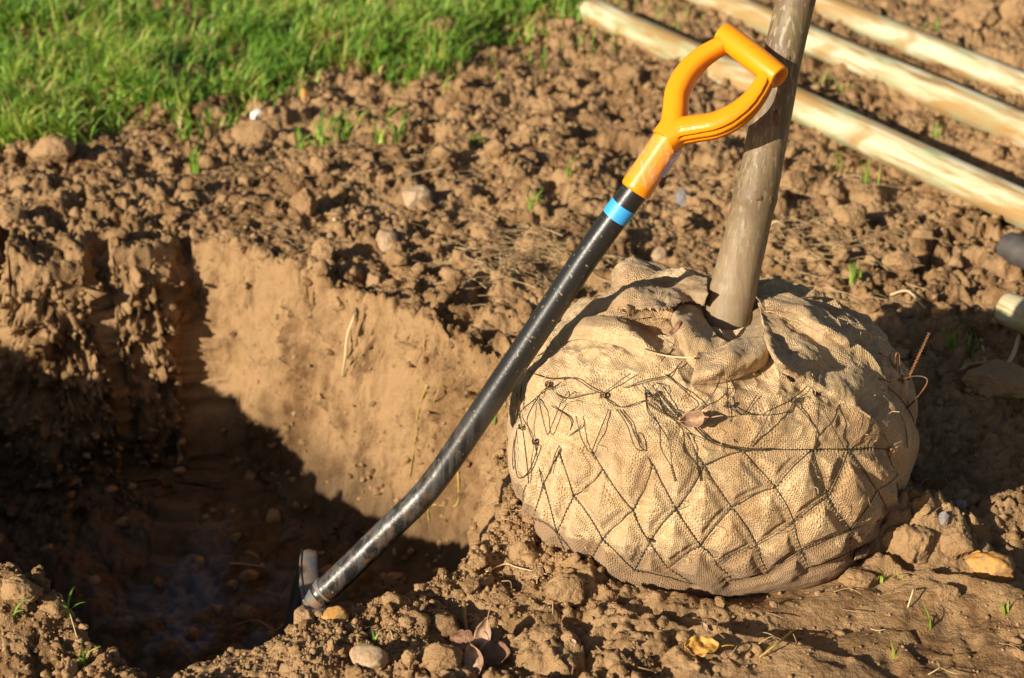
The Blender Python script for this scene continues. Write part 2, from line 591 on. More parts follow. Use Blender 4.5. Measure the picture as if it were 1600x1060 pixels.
scr = s.new('ShaderNodeMapping'); scr.inputs['Scale'].default_value = (50, 50, 6); scr.inputs['Rotation'].default_value = (0.4, 0.5, 0)
s.link(p, scr.inputs['Vector'])
wear = s.math('MULTIPLY', low, s.ramp(s.noise(scr.outputs[0], 1.0, 5, 0.7), [(0.48, 0.0), (0.60, 0.8)]))
col = s.mix(wear, col, (0.20, 0.19, 0.18))
rg = s.math('ADD', s.math('MULTIPLY', dust, 0.25), 0.22)
s.set(Base_Color=col, Roughness=rg, Metallic=s.math('MULTIPLY', wear, 0.8), Normal=s.bump(s.math('ADD', sp, mud), 0.15, 0.002))
M['black'] = s.m
s = NT('blue_tape')
s.set(Base_Color=(0.045, 0.36, 0.78), Roughness=0.45)
M['blue'] = s.m
s = NT('sticker')
s.set(Base_Color=s.mix(s.ramp(s.noise(s.obj(), 60, 2), [(0.50, 0.0), (0.53, 1.0)]), (0.78, 0.76, 0.84), (0.52, 0.47, 0.66)), Roughness=0.4)
M['sticker'] = s.m
s = NT('blade_steel')
p = s.obj()
col = s.ramp(s.noise(p, 40, 5, 0.7), [(0.38, (0.17, 0.17, 0.185)), (0.52, (0.24, 0.20, 0.17)), (0.62, (0.38, 0.21, 0.10))])
s.set(Base_Color=col, Metallic=0.35, Roughness=0.5, Normal=s.bump(s.noise(p, 120, 4), 0.3, 0.002))
M['steel'] = s.m


def leaf_material(name, a, b):
    s = NT(name)
    s.set(Base_Color=s.ramp(s.noise(s.pos(), 70, 4), [(0.35, a), (0.65, b)]), Roughness=0.65, Normal=s.bump(s.noise(s.pos(), 130, 3), 0.3, 0.002))
    return s.m


M['leaf_brown'] = leaf_material('leaf_brown', (0.13, 0.055, 0.028), (0.26, 0.13, 0.065))
M['leaf_tan'] = leaf_material('leaf_tan', (0.27, 0.15, 0.085), (0.46, 0.30, 0.19))
M['leaf_yellow'] = leaf_material('leaf_yellow', (0.42, 0.20, 0.03), (0.55, 0.31, 0.07))

# ------------------------------------------------------------------ ground sheet with the pit
RIM = np.array([(-1.30, 2.15), (-1.22, 2.40), (-1.05, 2.48), (-0.93, 2.50), (-0.905, 2.58), (-0.885, 2.585), (-0.872, 2.49),
                (-0.80, 2.485), (-0.748, 2.50), (-0.736, 2.570), (-0.712, 2.580), (-0.698, 2.525), (-0.635, 2.54), (-0.605, 2.565),
                (-0.592, 2.600), (-0.578, 2.610), (-0.568, 2.580), (-0.545, 2.580), (-0.48, 2.535), (-0.40, 2.49), (-0.30, 2.40), (-0.20, 2.33),
                (-0.10, 2.26), (-0.03, 2.20), (0.005, 2.12), (0.0, 2.0), (-0.03, 1.93), (-0.01, 1.86), (-0.03, 1.78), (-0.09, 1.715), (-0.18, 1.645),
                (-0.26, 1.59), (-0.34, 1.55), (-0.40, 1.525), (-0.43, 1.505), (-0.455, 1.505), (-0.49, 1.53), (-0.54, 1.57), (-0.62, 1.64),
                (-0.72, 1.69), (-0.85, 1.72), (-1.0, 1.76), (-1.15, 1.85), (-1.27, 2.0)])
RIM[:, 1] -= 0.042 * (RIM[:, 1] < 1.83) * np.clip((RIM[:, 0] + 0.24) / 0.10, -0.25, 1) * (RIM[:, 0] > -0.40) * (RIM[:, 0] < 0.05)
RIM = np.array([conv(*q) for q in RIM])


def graded(a, b, fine, tail_to, grow=1.12):
    core = list(np.arange(a, b, fine))
    lo, hi, st = [], [], fine
    x = a
    while x > -tail_to:
        st *= grow; x -= st; lo.append(x)
    st = fine; x = core[-1]
    while x < tail_to:
        st *= grow; x += st; hi.append(x)
    return np.array(lo[::-1] + core + hi)


def yseries():
    core, y = [], 1.48
    while y < 6.2:
        core.append(y)
        y += 0.0019 * (y / 1.6) if y < 3.4 else 0.0042 * (y / 3.4) ** 2.0
    lo, hi = [], []
    st, x = 0.003, core[0]
    while x > -25: st *= 1.14; x -= st; lo.append(x)
    st, x = 0.016, core[-1]
    while x < 90: st *= 1.10; x += st; hi.append(x)
    return np.array(lo[::-1] + core + hi)


xs = graded(-1.60, 1.75, 0.0035, 60, 1.13)
ys = yseries()
NX, NY = len(xs), len(ys)
GX, GY = np.meshgrid(xs, ys, indexing='ij')
gx, gy = GX.ravel(), GY.ravel()


def rim_dist(x, y):
    """signed distance to the rim (positive outside) and nearest rim point"""
    A = RIM; B = np.roll(RIM, -1, axis=0)
    best = np.full(len(x), 1e9); nx = np.zeros(len(x)); ny = np.zeros(len(x)); ins = np.zeros(len(x), bool)
    for (ax, ay), (bx, by) in zip(A, B):
        dx, dy = bx - ax, by - ay
        t = np.clip(((x - ax) * dx + (y - ay) * dy) / (dx * dx + dy * dy), 0, 1)
        qx, qy = ax + t * dx, ay + t * dy
        d = (x - qx) ** 2 + (y - qy) ** 2
        m = d < best
        best[m] = d[m]; nx[m] = qx[m]; ny[m] = qy[m]
        cr = ((ay > y) != (by > y))
        with np.errstate(divide='ignore', invalid='ignore'):
            xi = (bx - ax) * (y - ay) / (by - ay) + ax if by != ay else np.full(len(y), 1e9)
        ins ^= cr & (x < xi)
    d = np.sqrt(best)
    return np.where(ins, -d, d), nx, ny


near = (gx > -2.2) & (gx < 0.6) & (gy > 1.2) & (gy < 4.0)
D = np.full(len(gx), 5.0); QX = np.zeros(len(gx)); QY = np.zeros(len(gx))
jx = 0.022 * fbm2(gx[near], gy[near], 16, 3, 5)
jy = 0.022 * fbm2(gx[near], gy[near], 16, 3, 9)
D[near], QX[near], QY[near] = rim_dist(gx[near] + jx, gy[near] + jy)

# --- height of the open ground
amp = 1 - 0.75 * sstep(4.2, 7.0, gy) - 0.0
tread = sstep(0.05, 0.35, gx) * (1 - sstep(conv(0.3, 1.66)[1], conv(0.3, 1.80)[1], gy))            # trodden smoother soil at lower right
lipz = sstep(0.30, 0.0, np.abs(D)) * (gy < 2.0)
wx = gx + 0.018 * fbm2(gx, gy, 34, 3, 31); wy = gy + 0.018 * fbm2(gx, gy, 34, 3, 37)
H = 0.022 * fbm2(gx, gy, 2.3, 4, 1)
cl = 0.042 * clodf(wx, wy, 0.066, 50, 0.5) * (0.75 - 0.75 * tread) * sstep(-0.3, 0.2, fbm2(gx, gy, 3.0, 2, 71) + 0.1)
cl2 = 0.022 * clodf(wx + 3.3, wy, 0.030, 60, 0.72)
cl3 = 0.0105 * clodf(wx, wy + 1.7, 0.0165, 70, 0.8)
cl4 = 0.0055 * clodf(gx + 0.7, gy, 0.0082, 80, 0.8)
mask2 = sstep(-0.14, 0.20, fbm2(gx, gy, 5, 3, 77))
rough = (1 - 0.80 * tread)
far_fade = 1 - 0.9 * sstep(6.5, 9, gy)
H += (np.maximum(cl, cl2 * mask2) + cl3 * (0.5 + 0.5 * mask2) * (1 - 0.45 * tread) + cl4) * rough * far_fade
H += 0.012 * np.abs(fbm2(gx, gy, 9, 3, 91)) * far_fade
H -= 0.016 * sstep(0.10, 0.36, fbm2(gx, gy, 11, 3, 95)) * (1 - 0.5 * tread)
# crumbly heap along the near lip and the mound lower left
_nl = (gy < 2.4) & (D > -0.02)
H *= 1 - 0.35 * _nl * sstep(0.2, 0.1, D) * (gx < 0.1)
H += 0.016 * np.exp(-((D - 0.07) / 0.09) ** 2) * _nl * (gx > -0.50) * (gx < 0.12) * sstep(0.10, -0.25, gx)
_c = conv(-0.66, 1.62); H += 0.060 * np.exp(-(((gx - _c[0]) / 0.13) ** 2 + ((gy - _c[1]) / 0.10) ** 2))
_c = conv(-1.25, 2.05); H += 0.055 * np.exp(-(((gx - _c[0]) / 0.16) ** 2 + ((gy - _c[1]) / 0.50) ** 2))  # unseen rise beyond the left rim, added to lift the shadow edge in the pit
# ridge and ledges at lower right
def ledge(p0, p1, h, w, seed):
    p0, p1 = np.array(p0[:2]), np.array(p1[:2])
    L = np.linalg.norm(p1 - p0); t = (p1 - p0) / L; n = np.array([-t[1], t[0]])
    u = (gx - p0[0]) * t[0] + (gy - p0[1]) * t[1]
    v = (gx - p0[0]) * n[0] + (gy - p0[1]) * n[1] + 0.012 * fbm2(gx, gy, 14, 3, seed)
    m = sstep(-0.05, 0.05, u) * sstep(L + 0.05, L - 0.05, u)
    return h * m * sstep(0.006, -0.004, v) * np.exp(-np.clip(-v, 0, 9) / w)


H += ledge(at(1000, 1000), at(1330, 1052), 0.030, 0.10, 101)
H += ledge(at(1370, 905), at(1680, 968), 0.028, 0.11, 102)
mb = at(1440, 868); H += 0.060 * np.exp(-(((gx - mb.x) / 0.075) ** 2 + ((gy - mb.y) / 0.045) ** 2)) * (1 + 0.5 * vn2(gx * 60, gy * 60, 5))
mb = at(1600, 815); H += 0.040 * np.exp(-(((gx - mb.x) / 0.10) ** 2 + ((gy - mb.y) / 0.035) ** 2))
# a seat for the root ball and a hollow to its right
bx, by = 0.275, 2.135
rb = np.sqrt((gx - bx) ** 2 + (gy - by) ** 2)
H = H * (1 - 0.6 * sstep(0.27, 0.20, rb)) + 0.018 * np.exp(-((rb - 0.275) / 0.03) ** 2) - 0.015 * sstep(0.22, 0.17, rb)
# turf level a touch higher, flat
Z = H.copy()
PX, PY = gx.copy(), gy.copy()

# --- the pit: the sheet folds down at the rim
a = np.clip(-D, 0, None)
ins = a > 0
DEPTH, AW, INS = 0.50, 0.165, 0.085
s_ = np.clip(a / AW, 0, 1)
leftness = sstep(-0.60, -0.70, gx) * (gy > 2.5)
inset = np.where(a < AW, INS * s_ ** 1.1, INS + (a - AW) * (0.56 - INS) / (0.56 - AW))
zprof = -DEPTH * (s_ ** 0.92) * (1 - 0.10 * sstep(0.8, 1.0, s_))
zprof = zprof - 0.05 * sstep(AW, 0.48, a)
with np.errstate(divide='ignore', invalid='ignore'):
    ox = np.where(ins, (QX - gx) / np.maximum(a, 1e-5), 0); oy = np.where(ins, (QY - gy) / np.maximum(a, 1e-5), 0)
fadeH = np.where(ins, np.exp(-a / 0.032), 1.0)
P3 = np.stack([gx, gy, zprof], -1)


def worley3(p, f, seed):
    g = p * f; ip = np.floor(g)
    f1 = np.full(len(p), 9.0); f2 = np.full(len(p), 9.0); cid = np.zeros(len(p))
    for i in (-1, 0, 1):
        for j in (-1, 0, 1):
            for k in (-1, 0, 1):
                cx, cy, cz = ip[:, 0] + i, ip[:, 1] + j, ip[:, 2] + k
                q = [c + _h(cx, cy, cz, seed + n_) for n_, c in enumerate((cx, cy, cz))]
                d = np.sqrt((g[:, 0] - q[0]) ** 2 + (g[:, 1] - q[1]) ** 2 + (g[:, 2] - q[2]) ** 2)
                m = d < f1
                f2 = np.where(m, f1, np.minimum(f2, d)); f1 = np.where(m, d, f1)
                cid = np.where(m, _h(cx, cy, cz, seed + 7), cid)
    return f1, f2, cid


wl = np.zeros(len(gx))
wi = np.flatnonzero(ins & (a < 0.42))
Pw = P3[wi]
Pw = Pw + 0.006 * np.stack([fbm3(Pw, 22, 2, 201), fbm3(Pw, 22, 2, 203), fbm3(Pw, 22, 2, 205)], -1) * 2
e1, e2, c1 = worley3(Pw * np.array([1, 1, 0.9]), 17, 240)
g1, g2, c2 = worley3(Pw, 34, 250)
k1, k2, c3 = worley3(Pw, 85, 260)
blk = (c1 - 0.5) * 0.034 + (c2 - 0.5) * 0.026 + (c3 - 0.5) * 0.010 + (0.6 - g1) * 0.014 + (0.6 - k1) * 0.006 - 0.016 * sstep(0.10, 0.0, e2 - e1) - 0.008 * sstep(0.12, 0, g2 - g1)
rg_ = sstep(0.02, 0.22, fbm3(Pw, 6, 3, 218))
smo = blk * 0.35 * rg_ + fbm3(Pw * np.array([1, 1, .6]), 7, 3, 200) * 0.055 + fbm3(Pw, 30, 3, 210) * 0.008 + (c1 - 0.5) * 0.008 - 0.012 * sstep(0.05, 0.0, e2 - e1) * (c1 > 0.45) \
    + (0.5 - k1) * 0.005 + 0.030 * np.abs(fbm3(Pw * np.array([1, 1, .10]), 17, 2, 216)) + 0.010 * fbm3(Pw * np.array([1, 1, .2]), 60, 2, 217) - 0.014 * (c2 > 0.84) * sstep(0.35, 0.1, g1) + 0.006 * (c2 < 0.08) * sstep(0.4, 0.1, g1)
lf = leftness[wi]
# broken top edge everywhere, clean spade cut below it on the right
lf = np.maximum(lf, 0.8 * sstep(-0.19, -0.05, zprof[wi] + 0.22 * fbm3(Pw, 9, 2, 270)) * (gy[wi] > 2.2))
wl[wi] = (smo * (1 - lf) + blk * lf) * sstep(0, 0.02, a[wi]) * sstep(0.36, 0.18, a[wi])
# overhanging top edge eroded, smooth spade cuts lower down
PX = np.where(ins, gx + ox * (a - inset) + ox * wl, PX)
PY = np.where(ins, gy + oy * (a - inset) + oy * wl, PY)
Z = np.where(ins, H * fadeH + zprof + sstep(0.14, 0.24, a) * (0.05 * fbm2(gx, gy, 6, 3, 240) + 0.55 * np.maximum(cl, cl2) + cl3) + sstep(0, .05, a) * sstep(.2, .1, a) * 0.0, Z)
pit_shade = sstep(-0.26, -0.40, Z + 0.09 * fbm2(gx, gy, 9, 3, 263)) * ins  # shade painted into the soil colour on the pit floor and wall foot
clay = np.exp(-(((PX + 0.56) / 0.17) ** 2 + ((PY - 2.60) / 0.22) ** 2)) * (Z < -0.36) * sstep(-0.1, 0.25, fbm2(PX, PY, 12, 3, 260) + 0.18)
tone = 0.5 + 0.8 * fbm2(gx, gy, 30, 3, 300) + 0.7 * fbm2(gx, gy, 3.5, 3, 303)
tone = np.where(ins & (a < 0.18), 0.55 + 0.95 * fbm3(P3 * np.array([1, 1, .6]), 9, 5, 310, 0.62), tone)
GV = np.stack([PX, PY, Z], -1)
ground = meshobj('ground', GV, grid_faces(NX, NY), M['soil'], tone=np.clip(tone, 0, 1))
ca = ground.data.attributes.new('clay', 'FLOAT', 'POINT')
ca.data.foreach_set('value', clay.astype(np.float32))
ca = ground.data.attributes.new('pit_shade', 'FLOAT', 'POINT')
ca.data.foreach_set('value', pit_shade.astype(np.float32))
tag(ground, kind='structure')
bpy.context.view_layer.update()


def hit(o, px, py):
    d = ray(px, py).normalized()
    ok, loc, nor, _ = o.ray_cast(Vector((0, 0, CAM_H)), d)
    return (loc, nor) if ok else (at(px, py), Vector((0, 0, 1)))


def drop(x, y, z=1.0):
    ok, loc, nor, _ = ground.ray_cast(Vector((x, y, z)), Vector((0, 0, -1)))
    return (loc, nor) if ok else (Vector((x, y, 0)), Vector((0, 0, 1)))


# ------------------------------------------------------------------ loose crumbs (uncountable)
def lump_set(sub, n, seed, ang=0.42, freq=2.1):
    V, F = ico(sub)
    out = []
    for k in range(n):
        sc_ = RNG.uniform(0.65, 1.15, 3)
        d = 1 + ang * 2 * fbm3(V + k * 9.1, freq, 3, seed + k)
        # a few flat broken faces
        W = V * d[:, None] * sc_ * (1 + 0.16 * fbm3(V + k, 5, 2, seed + 9))[:, None]
        for _ in range(5):
            nrm = RNG.normal(size=3); nrm /= np.linalg.norm(nrm)
            lim = RNG.uniform(0.40, 0.80)
            h = W @ nrm
            W = W - np.outer(np.clip(h - lim, 0, None) * 0.85, nrm)
        out.append(W)
    return out, F


def scatter(name, centers, radii, sub, nvar, seed, mat, sink=0.25, tone_lo=0.2, tone_hi=1.0, normals=None, flat=0.85):
    variants, F = lump_set(sub, nvar, seed)
    n = len(centers)
    R = rand_rot(n)
    which = RNG.integers(0, nvar, n)
    base = np.stack(variants)[which]                     # n, m, 3
    V = np.einsum('nij,nmj->nmi', R, base) * radii[:, None, None]
    V[:, :, 2] *= flat
    V += centers[:, None, :]
    V[:, :, 2] += (radii * (1 - 2 * sink) * 0.6)[:, None]
    m = base.shape[1]
    FF = (F[None] + (np.arange(n) * m)[:, None, None]).reshape(-1, 3)
    tn = np.repeat(RNG.uniform(tone_lo, tone_hi, n), m)
    return meshobj(name, V.reshape(-1, 3), FF, mat, tone=tn)


view = (gx > -1.75) & (gx < 1.8) & (gy > 1.5) & (gy < 6.0)
cell_w = np.gradient(GX, axis=0).ravel() * np.gradient(GY, axis=1).ravel()
grassline = lambda x: np.interp(x, [-1.3, 0.2, 0.35], [4.1, 5.2, 7.0])
open_g = view & (D > -0.01) & (rb > 0.20)
wall_g = view & (D < -0.01) & (a > 0.0)


def pick(mask, n, w=None):
    idx = np.flatnonzero(mask)
    ww = cell_w[idx] * (1 if w is None else w[idx])
    return RNG.choice(idx, n, p=ww / ww.sum())


clump = sstep(-0.10, 0.30, fbm2(gx, gy, 6, 3, 400))
under = 1 - 0.95 * (gy > grassline(gx))
wgt = (0.25 + clump) * under * (1 - 0.72 * tread)
lipw = wgt * (1 + 5.0 * np.exp(-((D - 0.06) / 0.09) ** 2) * (gy < 2.4))
i1 = pick(open_g, 2300, wgt * (1 - 0.8 * tread))
r1 = 0.008 + 0.014 * RNG.random(2300) ** 1.8
i2 = pick(open_g, 15000, lipw)
r2 = 0.0024 + 0.0052 * RNG.random(15000) ** 2.0
i3 = pick(open_g & (gy < 3.0), 42000, lipw)
r3 = 0.0012 + 0.0026 * RNG.random(42000) ** 1.6
lm = wall_g & (leftness > 0.5) & (a < 0.15)
i4 = pick(lm, 2600); r4 = 0.0020 + 0.0085 * RNG.random(2600) ** 2.6
i5 = pick(wall_g & (a > 0.16) & (a < 0.5), 90); r5 = 0.006 + 0.016 * RNG.random(90) ** 2
i6 = pick(wall_g & (leftness < 0.5) & (a < 0.15), 1100); r6 = 0.0015 + 0.0085 * RNG.random(1100) ** 3
for nm, ii, rr, sub in (('soil_clods', i1, r1, 3), ('soil_crumbs', i2, r2, 2), ('fine_soil_grains', i3, r3, 1),
                        ('crumbs_on_the_pit_wall', np.concatenate([i4, i5, i6]), np.concatenate([r4, r5, r6]), 2)):
    o = scatter({'crumbs_on_the_pit_wall': 'pit_soil_crumbs'}.get(nm, nm), GV[ii], rr, sub, 10, 500 + sub * 17, M['clod'], sink=0.32)
    tag(o, {'soil_clods': 'knobbly brown clods lying loose all over the dug soil', 'soil_crumbs': 'small brown soil crumbs scattered over the ground and the pit edge',
            'fine_soil_grains': 'fine brown grains of soil dusted over the near ground', 'crumbs_on_the_pit_wall': 'soil crumbs sticking to the wall and floor of the pit'}[nm], 'soil', kind='stuff')


# ------------------------------------------------------------------ single clods and stones
def rock(name, px, py, rw, rh, mat, label, cat, seed, ang=0.22, sub=5, sink=0.15, flat=False, rot=0.0, deep=1.0, freq=1.4):
    loc, nor = hit(ground, px, py)
    t = (loc - Vector((0, 0, CAM_H))).dot(Vector((0, CP, -SP)))
    w, h = rw * t / FPX, rh * t / FPX
    V, F = ico(sub)
    r = np.random.default_rng(seed)
    d = 1 + ang * 2 * fbm3(V + seed * 3.7, freq, 3, seed)
    W = V * d[:, None]
    for _ in range(8):
        nrm = r.normal(size=3); nrm /= np.linalg.norm(nrm)
        lim = r.uniform(0.6, 0.9)
        hh = W @ nrm
        W = W - np.outer(np.clip(hh - lim, 0, None) * 0.8, nrm)
    if mat == 'clod':
        W = W * (1 + 0.12 * fbm3(W, 4, 2, seed + 5) + 0.09 * fbm3(W, 11, 2, seed + 6))[:, None]
    W = W * np.array([w, w * 0.8 * deep, h])
    c, s_ = math.cos(rot), math.sin(rot)
    W = np.stack([c * W[:, 0] + s_ * W[:, 2], W[:, 1], -s_ * W[:, 0] + c * W[:, 2]], -1)
    ctr = loc + Vector((0, w * 0.3, h * (0.55 - sink)))
    o = meshobj(name, W + np.array(ctr), F, M[mat], loc=tuple(ctr), tone=np.full(len(W), r.uniform(0.45, 0.9)))
    return tag(o, label, cat)


rocks = [
    ('stone', 604, 393, 19, 27, 'stone_tan', 'oval tan stone standing upright beyond the right wall of the pit', 'stone', 1, .10),
    ('stone', 402, 190, 11, 15, 'stone_white', 'small bright white pebble near the edge of the grass', 'stone', 2, .10),
    ('stone', 477, 154, 8, 13, 'stone_orange', 'small orange yellow stone at the foot of the grass', 'stone', 3, .12),
    ('stone', 648, 318, 26, 20, 'stone_tan', 'pale broken stone with a dark hollow to its right, mid left of the handle', 'stone', 4, .2),
    ('stone', 1066, 320, 13, 16, 'stone_grey', 'dark grey stone between the orange handle sleeve and the trunk', 'stone', 5, .2),
    ('stone', 1031, 404, 13, 13, 'stone_tan', 'pale greyish stone just behind the burlap ball', 'stone', 6, .2),
    ('stone', 1549, 903, 36, 24, 'stone_orange', 'large stone with bright orange side lying at the lower right', 'stone', 7, .22),
    ('stone', 576, 1040, 33, 19, 'stone_tan', 'mottled round stone half buried in the near soil at the bottom edge', 'stone', 8, .14),
    ('stone', 524, 972, 22, 14, 'stone_orange', 'brown and yellow stone on the pit lip beside the shovel blade', 'stone', 9, .2),
    ('stone', 1500, 795, 10, 10, 'stone_grey', 'small bluish grey stone in the shadow right of the ball', 'stone', 10, .2),
    ('stone', 1474, 815, 11, 12, 'stone_grey', 'grey stone just below the small bluish one in the shade', 'stone', 11, .2),
    ('stone', 662, 982, 11, 13, 'stone_tan', 'pale upright pebble on the near lip of the pit', 'stone', 12, .18),
    ('stone', 1528, 870, 10, 9, 'stone_orange', 'little rusty brown pebble behind the large orange stone', 'stone', 13, .15),
    ('stone', 1467, 492, 11, 9, 'stone_orange', 'reddish pebble at the shadow edge right of the ball', 'stone', 14, .15),
    ('stone', 1503, 112 + 45, 10, 7, 'stone_tan', 'small tan stone between the two lower posts', 'stone', 15, .15),
    ('stone', 740, 74, 12, 9, 'stone_tan', 'pale stone half hidden at the edge of the turf', 'stone', 16, .15),
    ('stone', 1320, 172, 9, 7, 'stone_orange', 'orange brown pebble between the front post and the middle post', 'stone', 17, .15),
    ('soil_clod', 82, 250, 34, 27, 'clod', 'big rounded tan clod left of the pit, below the grass', 'clod', 21, .14),
    ('soil_clod', 395, 222, 34, 24, 'clod', 'flat brown clod right under the white pebble', 'clod', 22, .16),
    ('soil_clod', 885, 940, 33, 29, 'clod', 'squarish pale clod with a flat face below the left of the burlap ball', 'clod', 23, .13),
    ('soil_clod', 12, 352, 26, 26, 'clod', 'angular clod at the left picture edge above the pit', 'clod', 24, .2),
    ('soil_clod', 692, 62, 26, 22, 'clod', 'dark clod sitting up in the edge of the grass', 'clod', 25, .25),
    ('soil_clod', 478, 330, 22, 24, 'clod', 'dark rounded clod near the corner of the pit', 'clod', 26, .2),
    ('soil_clod', 505, 408, 24, 24, 'clod', 'pale clod on the rim of the smooth pit wall', 'clod', 27, .2),
    ('soil_clod', 525, 312, 17, 16, 'clod', 'middling round clod between the pit corner and the broken pale stone', 'clod', 28, .2),
    ('soil_clod', 500, 272, 16, 21, 'clod', 'upright egg shaped clod beyond the pit corner', 'clod', 29, .2),
    ('soil_clod', 775, 240, 17, 15, 'clod', 'brown clod standing out midway between grass and shovel handle', 'clod', 30, .2),
    ('soil_clod', 855, 180, 26, 22, 'clod', 'large lumpy clod left of the orange grip', 'clod', 31, .22),
    ('soil_clod', 985, 128, 24, 20, 'clod', 'rounded clod just in front of the front post, beside the grip', 'clod', 32, .22),
    ('soil_clod', 1240, 300, 26, 22, 'clod', 'brown clod close behind the trunk on its right', 'clod', 33, .22),
    ('soil_clod', 1330, 640 - 290, 26, 20, 'clod', 'lumpy clod in front of the front post', 'clod', 34, .22),
    ('soil_clod', 1545, 250, 24, 18, 'clod', 'clod lying in the shade beyond the front post', 'clod', 35, .22),
    ('soil_clod', 1525, 40, 40, 28, 'clod', 'largest clod in the far right corner beyond the posts', 'clod', 36, .25),
    ('soil_clod', 1590, 35, 26, 32, 'clod', 'clod cut by the right picture edge beyond the posts', 'clod', 37, .25),
    ('soil_clod', 1425, 868, 50, 36, 'clod', 'craggy clod heap at the edge of the ball shadow', 'clod', 38, .34),
    ('soil_clod', 1490, 862, 30, 30, 'clod', 'sharp edged clod just left of the large orange stone', 'clod', 39, .25),
    ('soil_clod', 697, 985, 20, 17, 'clod', 'rough clod beside the pale pebble on the near lip', 'clod', 40, .28),
    ('soil_clod', 640, 1040, 14, 18, 'clod', 'small block of soil right of the mottled stone', 'clod', 41, .2),
    ('soil_clod', 690, 1040, 32, 22, 'clod', 'smooth block of soil left of the brown dead leaves', 'clod', 42, .12),
    ('soil_clod', 745, 885, 16, 12, 'clod', 'crumbly clod on top of the near lip of the pit', 'clod', 43, .3),
    ('soil_clod', 838, 905, 15, 13, 'clod', 'small knobbly clod at the left foot of the ball', 'clod', 44, .3),
    ('soil_clod', 850, 1000, 24, 13, 'clod', 'low clod just under the squarish pale one', 'clod', 45, .3),
    ('soil_clod', 615, 915, 18, 12, 'clod', 'fine crumbly lump on the lip right of the shovel shaft', 'clod', 46, .3),
    ('soil_clod', 1345, 915, 36, 16, 'clod', 'flat topped clod just below the right foot of the ball', 'clod', 47, .2),
    ('soil_clod', 1480, 935, 22, 15, 'clod', 'wedge shaped clod at the dark crack in the near soil', 'clod', 48, .2),
    ('soil_clod', 300, 998, 16, 12, 'clod', 'small clod on the pit edge left of the shovel blade', 'clod', 49, .25),
    ('soil_clod', 30, 935, 34, 22, 'clod', 'rough clod on top of the mound at the lower left', 'clod', 50, .3),
    ('soil_clod', 1565, 612, 60, 26, 'clod', 'long shaded clod at the right picture edge', 'clod', 51, .18),
    ('soil_clod', 820, 780 - 350, 20, 16, 'clod', 'clod close left of the black shaft', 'clod', 52, .25),
    ('soil_clod', 960, 440 - 60, 22, 18, 'clod', 'clod directly behind the black shaft above the ball', 'clod', 53, .25),
    ('soil_clod', 1150 + 260, 420, 28, 20, 'clod', 'sunlit clod right of the grass tuft near the ball shadow', 'clod', 54, .22),
    ('soil_clod', 690, 250, 20, 15, 'clod', 'light brown clod at the end of the straw stalks', 'clod', 55, .22),
]
for k in rocks:
    rock(*k[:9], ang=k[9])


# ------------------------------------------------------------------ root ball
BC = np.array([0.275, 2.135, 0.155])
TR0 = dep(1137, 500, 2.325)
TR1 = dep(1243, 0, 2.188)


def ball_point(th, ph):
    """th azimuth, ph latitude; smooth flattened sack shape with raised shoulders at the trunk"""
    ct, cp, sp = np.cos(th), np.cos(ph), np.sin(ph)
    rad = 0.272 * np.sign(cp) * np.abs(cp) ** np.where(ph > 0, 0.70, 0.35)
    z = np.where(ph > 0, 0.172, 0.178) * np.sign(sp) * np.abs(sp) ** np.where(ph > 0, 1.0, 0.85)
    rad = rad * (1 + 0.025 * np.cos(2 * th + 0.4) + 0.015 * np.cos(3 * th + 1.2))
    x = rad * ct; y = rad * np.sin(th)
    # lean: a little fuller at right-hand shoulder
    x = x + 0.010 * sp
    return np.stack([BC[0] + x, BC[1] + y, BC[2] + z], -1)


NT_, NP_ = 1100, 460
th = np.linspace(0, 2 * PI, NT_, endpoint=False)
ph = np.linspace(-PI / 2 + 0.01, PI / 2 - 0.005, NP_)
TH, PH = np.meshgrid(th, ph, indexing='ij')
BVb = ball_point(TH.ravel(), PH.ravel())


def vnormals(V, nu, nv, wrap=True):
    G = V.reshape(nu, nv, 3)
    if wrap:
        du = np.roll(G, -1, 0) - np.roll(G, 1, 0)
    else:
        du = np.gradient(G, axis=0)
    dv = np.gradient(G, axis=1)
    n = np.cross(du, dv)
    n /= np.linalg.norm(n, axis=2)[..., None] + 1e-12
    return n.reshape(-1, 3)


def displace_ball(V, quilt=None):
    n = vnormals(V, NT_, NP_)
    rel = V - BC
    top = sstep(0.04, 0.15, rel[:, 2])
    tx, ty = V[:, 0] - TR0.x, V[:, 1] - TR0.y
    rho = np.sqrt(tx * tx + ty * ty)
    ang = np.arctan2(ty, tx)
    big = 0.020 * fbm3(V, 7, 2, 600)
    fold = 0.010 * (0.5 - np.abs(fbm3(V * np.array([1, 1, 0.75]), 15, 3, 610)) * 2.2)
    radial = (0.5 - np.abs(np.sin(ang * 6.5 + 6 * fbm3(V, 7, 2, 620)))) * 0.018 * top * sstep(0.035, 0.08, rho) * sstep(0.24, 0.12, rho)
    wr = 0.0032 * (0.5 - np.abs(fbm3(V * np.array([1, 1, 1.6]), 48, 2, 630)) * 3)
    cone = -0.030 * np.exp(-(rho / 0.055) ** 2) * top
    calm = sstep(0.03, 0.075, rho)
    d = (big + fold * (0.22 + 1.0 * top) + radial + wr * (0.25 + 1.1 * top)) * calm + cone
    if quilt is not None:
        d = d + quilt
    return V + n * d[:, None]


V1 = displace_ball(BVb)
tree = empty('burlapped_tree', (float(BC[0]), float(BC[1]), 0.0), 'young bare tree with its root ball wrapped in tan burlap and black wire netting', 'tree')
tmp = meshobj('tmp_ball', V1, grid_faces(NT_, NP_, True), M['burlap'])
bpy.context.view_layer.update()

